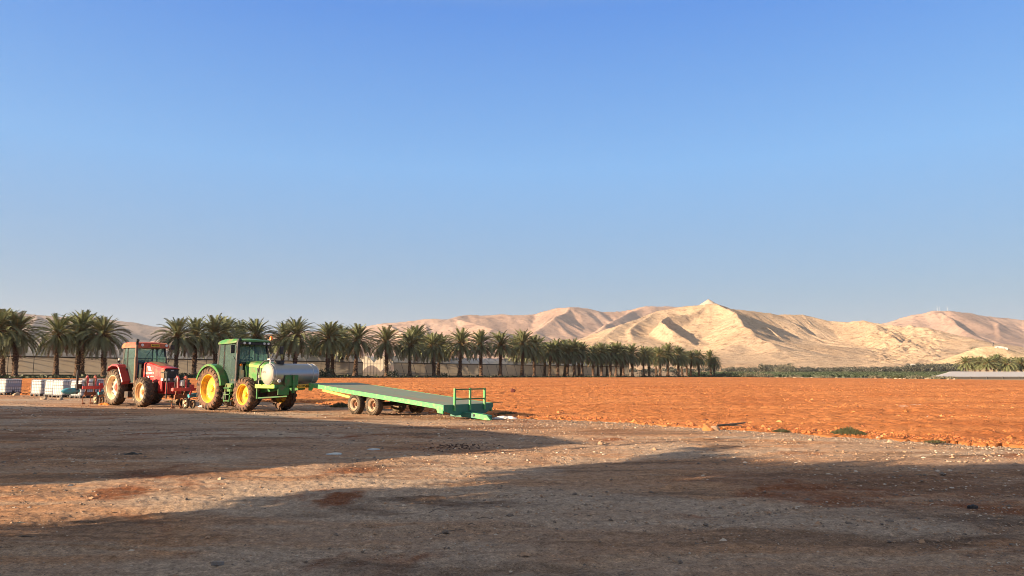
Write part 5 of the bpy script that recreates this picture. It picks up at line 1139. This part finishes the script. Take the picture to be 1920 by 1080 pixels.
for j, (pa, pb_, w, lb) in enumerate([((820, 999), (872, 988), .005, 'long thin twig in the shade below the middle'), ((808, 958), (842, 948), .005, 'dark twig in the shade, centre'), ((880, 980), (892, 980), .005, 'short dark twig below the centre'), ((52, 1004), (88, 1002), .008, 'thin twig low at the left'), ((893, 970), (925, 969), .004, 'thin brown twig below the centre, right of the longer ones')]):
    A = G(*pa); B_ = G(*pb_); b = MB(); L_ = (B_[0] - A[0], B_[1] - A[1]); b.tube([(0, 0, .02), (L_[0] * .4, L_[1] * .4 + .01, .035), (L_[0], L_[1], .02)], [w, w, w * .5], 5); o = b.build('twig', WOODM); o.location = (A[0], A[1], .0); tag(o, lb, 'twig')
# droppings of dark soil on the yard
X, Y = G(858, 836); r = random.Random(8); n = 160
arr = np.array([(X + r.gauss(0, .36), Y + r.gauss(0, .42), r.uniform(.008, .035)) for _ in range(n)])
o = lumps('dirt_crumbs', arr, [pmat('dark_crumb', (.05, .022, .014), .95)], 12, .6, lambda x, y: gz(x, y) + (fbm(x * 1.1, y * 1.1, 4, 3) - .5) * .055 + (fbm(x * .18, y * .18, 2, 21) - .5) * .10 + .01); tag(o, 'patch of dark crumbled dirt on the yard below the trailer', 'dirt', kind='stuff')
def tuft(px, py, w, d, h, n, label, seed):
    X, Y = G(px, py); r = random.Random(seed); V = []; F = []
    for _ in range(n):
        a = r.uniform(0, 6.28); q = r.random() ** .5; x, y = math.cos(a) * q * w, math.sin(a) * q * d; hh = h * (1.1 - q) * r.uniform(.5, 1.2) + .02; an = r.uniform(0, 3.14); dx, dy = math.cos(an) * .012, math.sin(an) * .012; lx, ly = r.uniform(-.06, .06), r.uniform(-.06, .06); k = len(V)
        V += [(x - dx, y - dy, 0), (x + dx, y + dy, 0), (x + lx + dx * .3, y + ly, hh), (x + lx - dx * .3, y + ly, hh)]; F.append((k, k + 1, k + 2, k + 3))
    o = fast_mesh('weed_tuft', V, F, [GRASSM]); o.location = (X, Y, gzf(X, Y) + .03); return tag(o, label, 'weeds')
tuft(1585, 815, .42, .45, .16, 1500, 'larger olive green weed tuft at the border of field and gravel', 1); tuft(1460, 811, .22, .2, .07, 400, 'small green weed tuft left of the larger one', 2); tuft(640, 764, .5, .5, .22, 900, 'green weeds growing left of the trailer wheels', 3); tuft(340, 755, .8, .5, .12, 700, 'dark green weeds under the front of the red tractor', 4); tuft(1745, 831, .25, .15, .05, 200, 'tiny faint weed tuft at the right part of the field edge', 5); tuft(950, 779, .5, .3, .14, 500, 'weeds growing behind the white sack', 6)
# ------------------------------------------------------------------ haze
hb = MB(); HZ0, HZ1 = -6, 520
hb.box((0, 0, (HZ0 + HZ1) / 2), (14800, 14800, HZ1 - HZ0))
hm = bpy.data.materials.new('air'); hm.use_nodes = True; ht = hm.node_tree; ht.nodes.clear()
ho = ht.nodes.new('ShaderNodeOutputMaterial'); hv = ht.nodes.new('ShaderNodeVolumePrincipled')
hv.inputs['Color'].default_value = (.80, .84, .92, 1); hv.inputs['Density'].default_value = 6.5e-5; hv.inputs['Anisotropy'].default_value = .1
ht.links.new(hv.outputs[0], ho.inputs['Volume'])
hz = hb.build('haze', hm); tag(hz, 'thin pale evening haze over the valley', 'haze', kind='stuff')
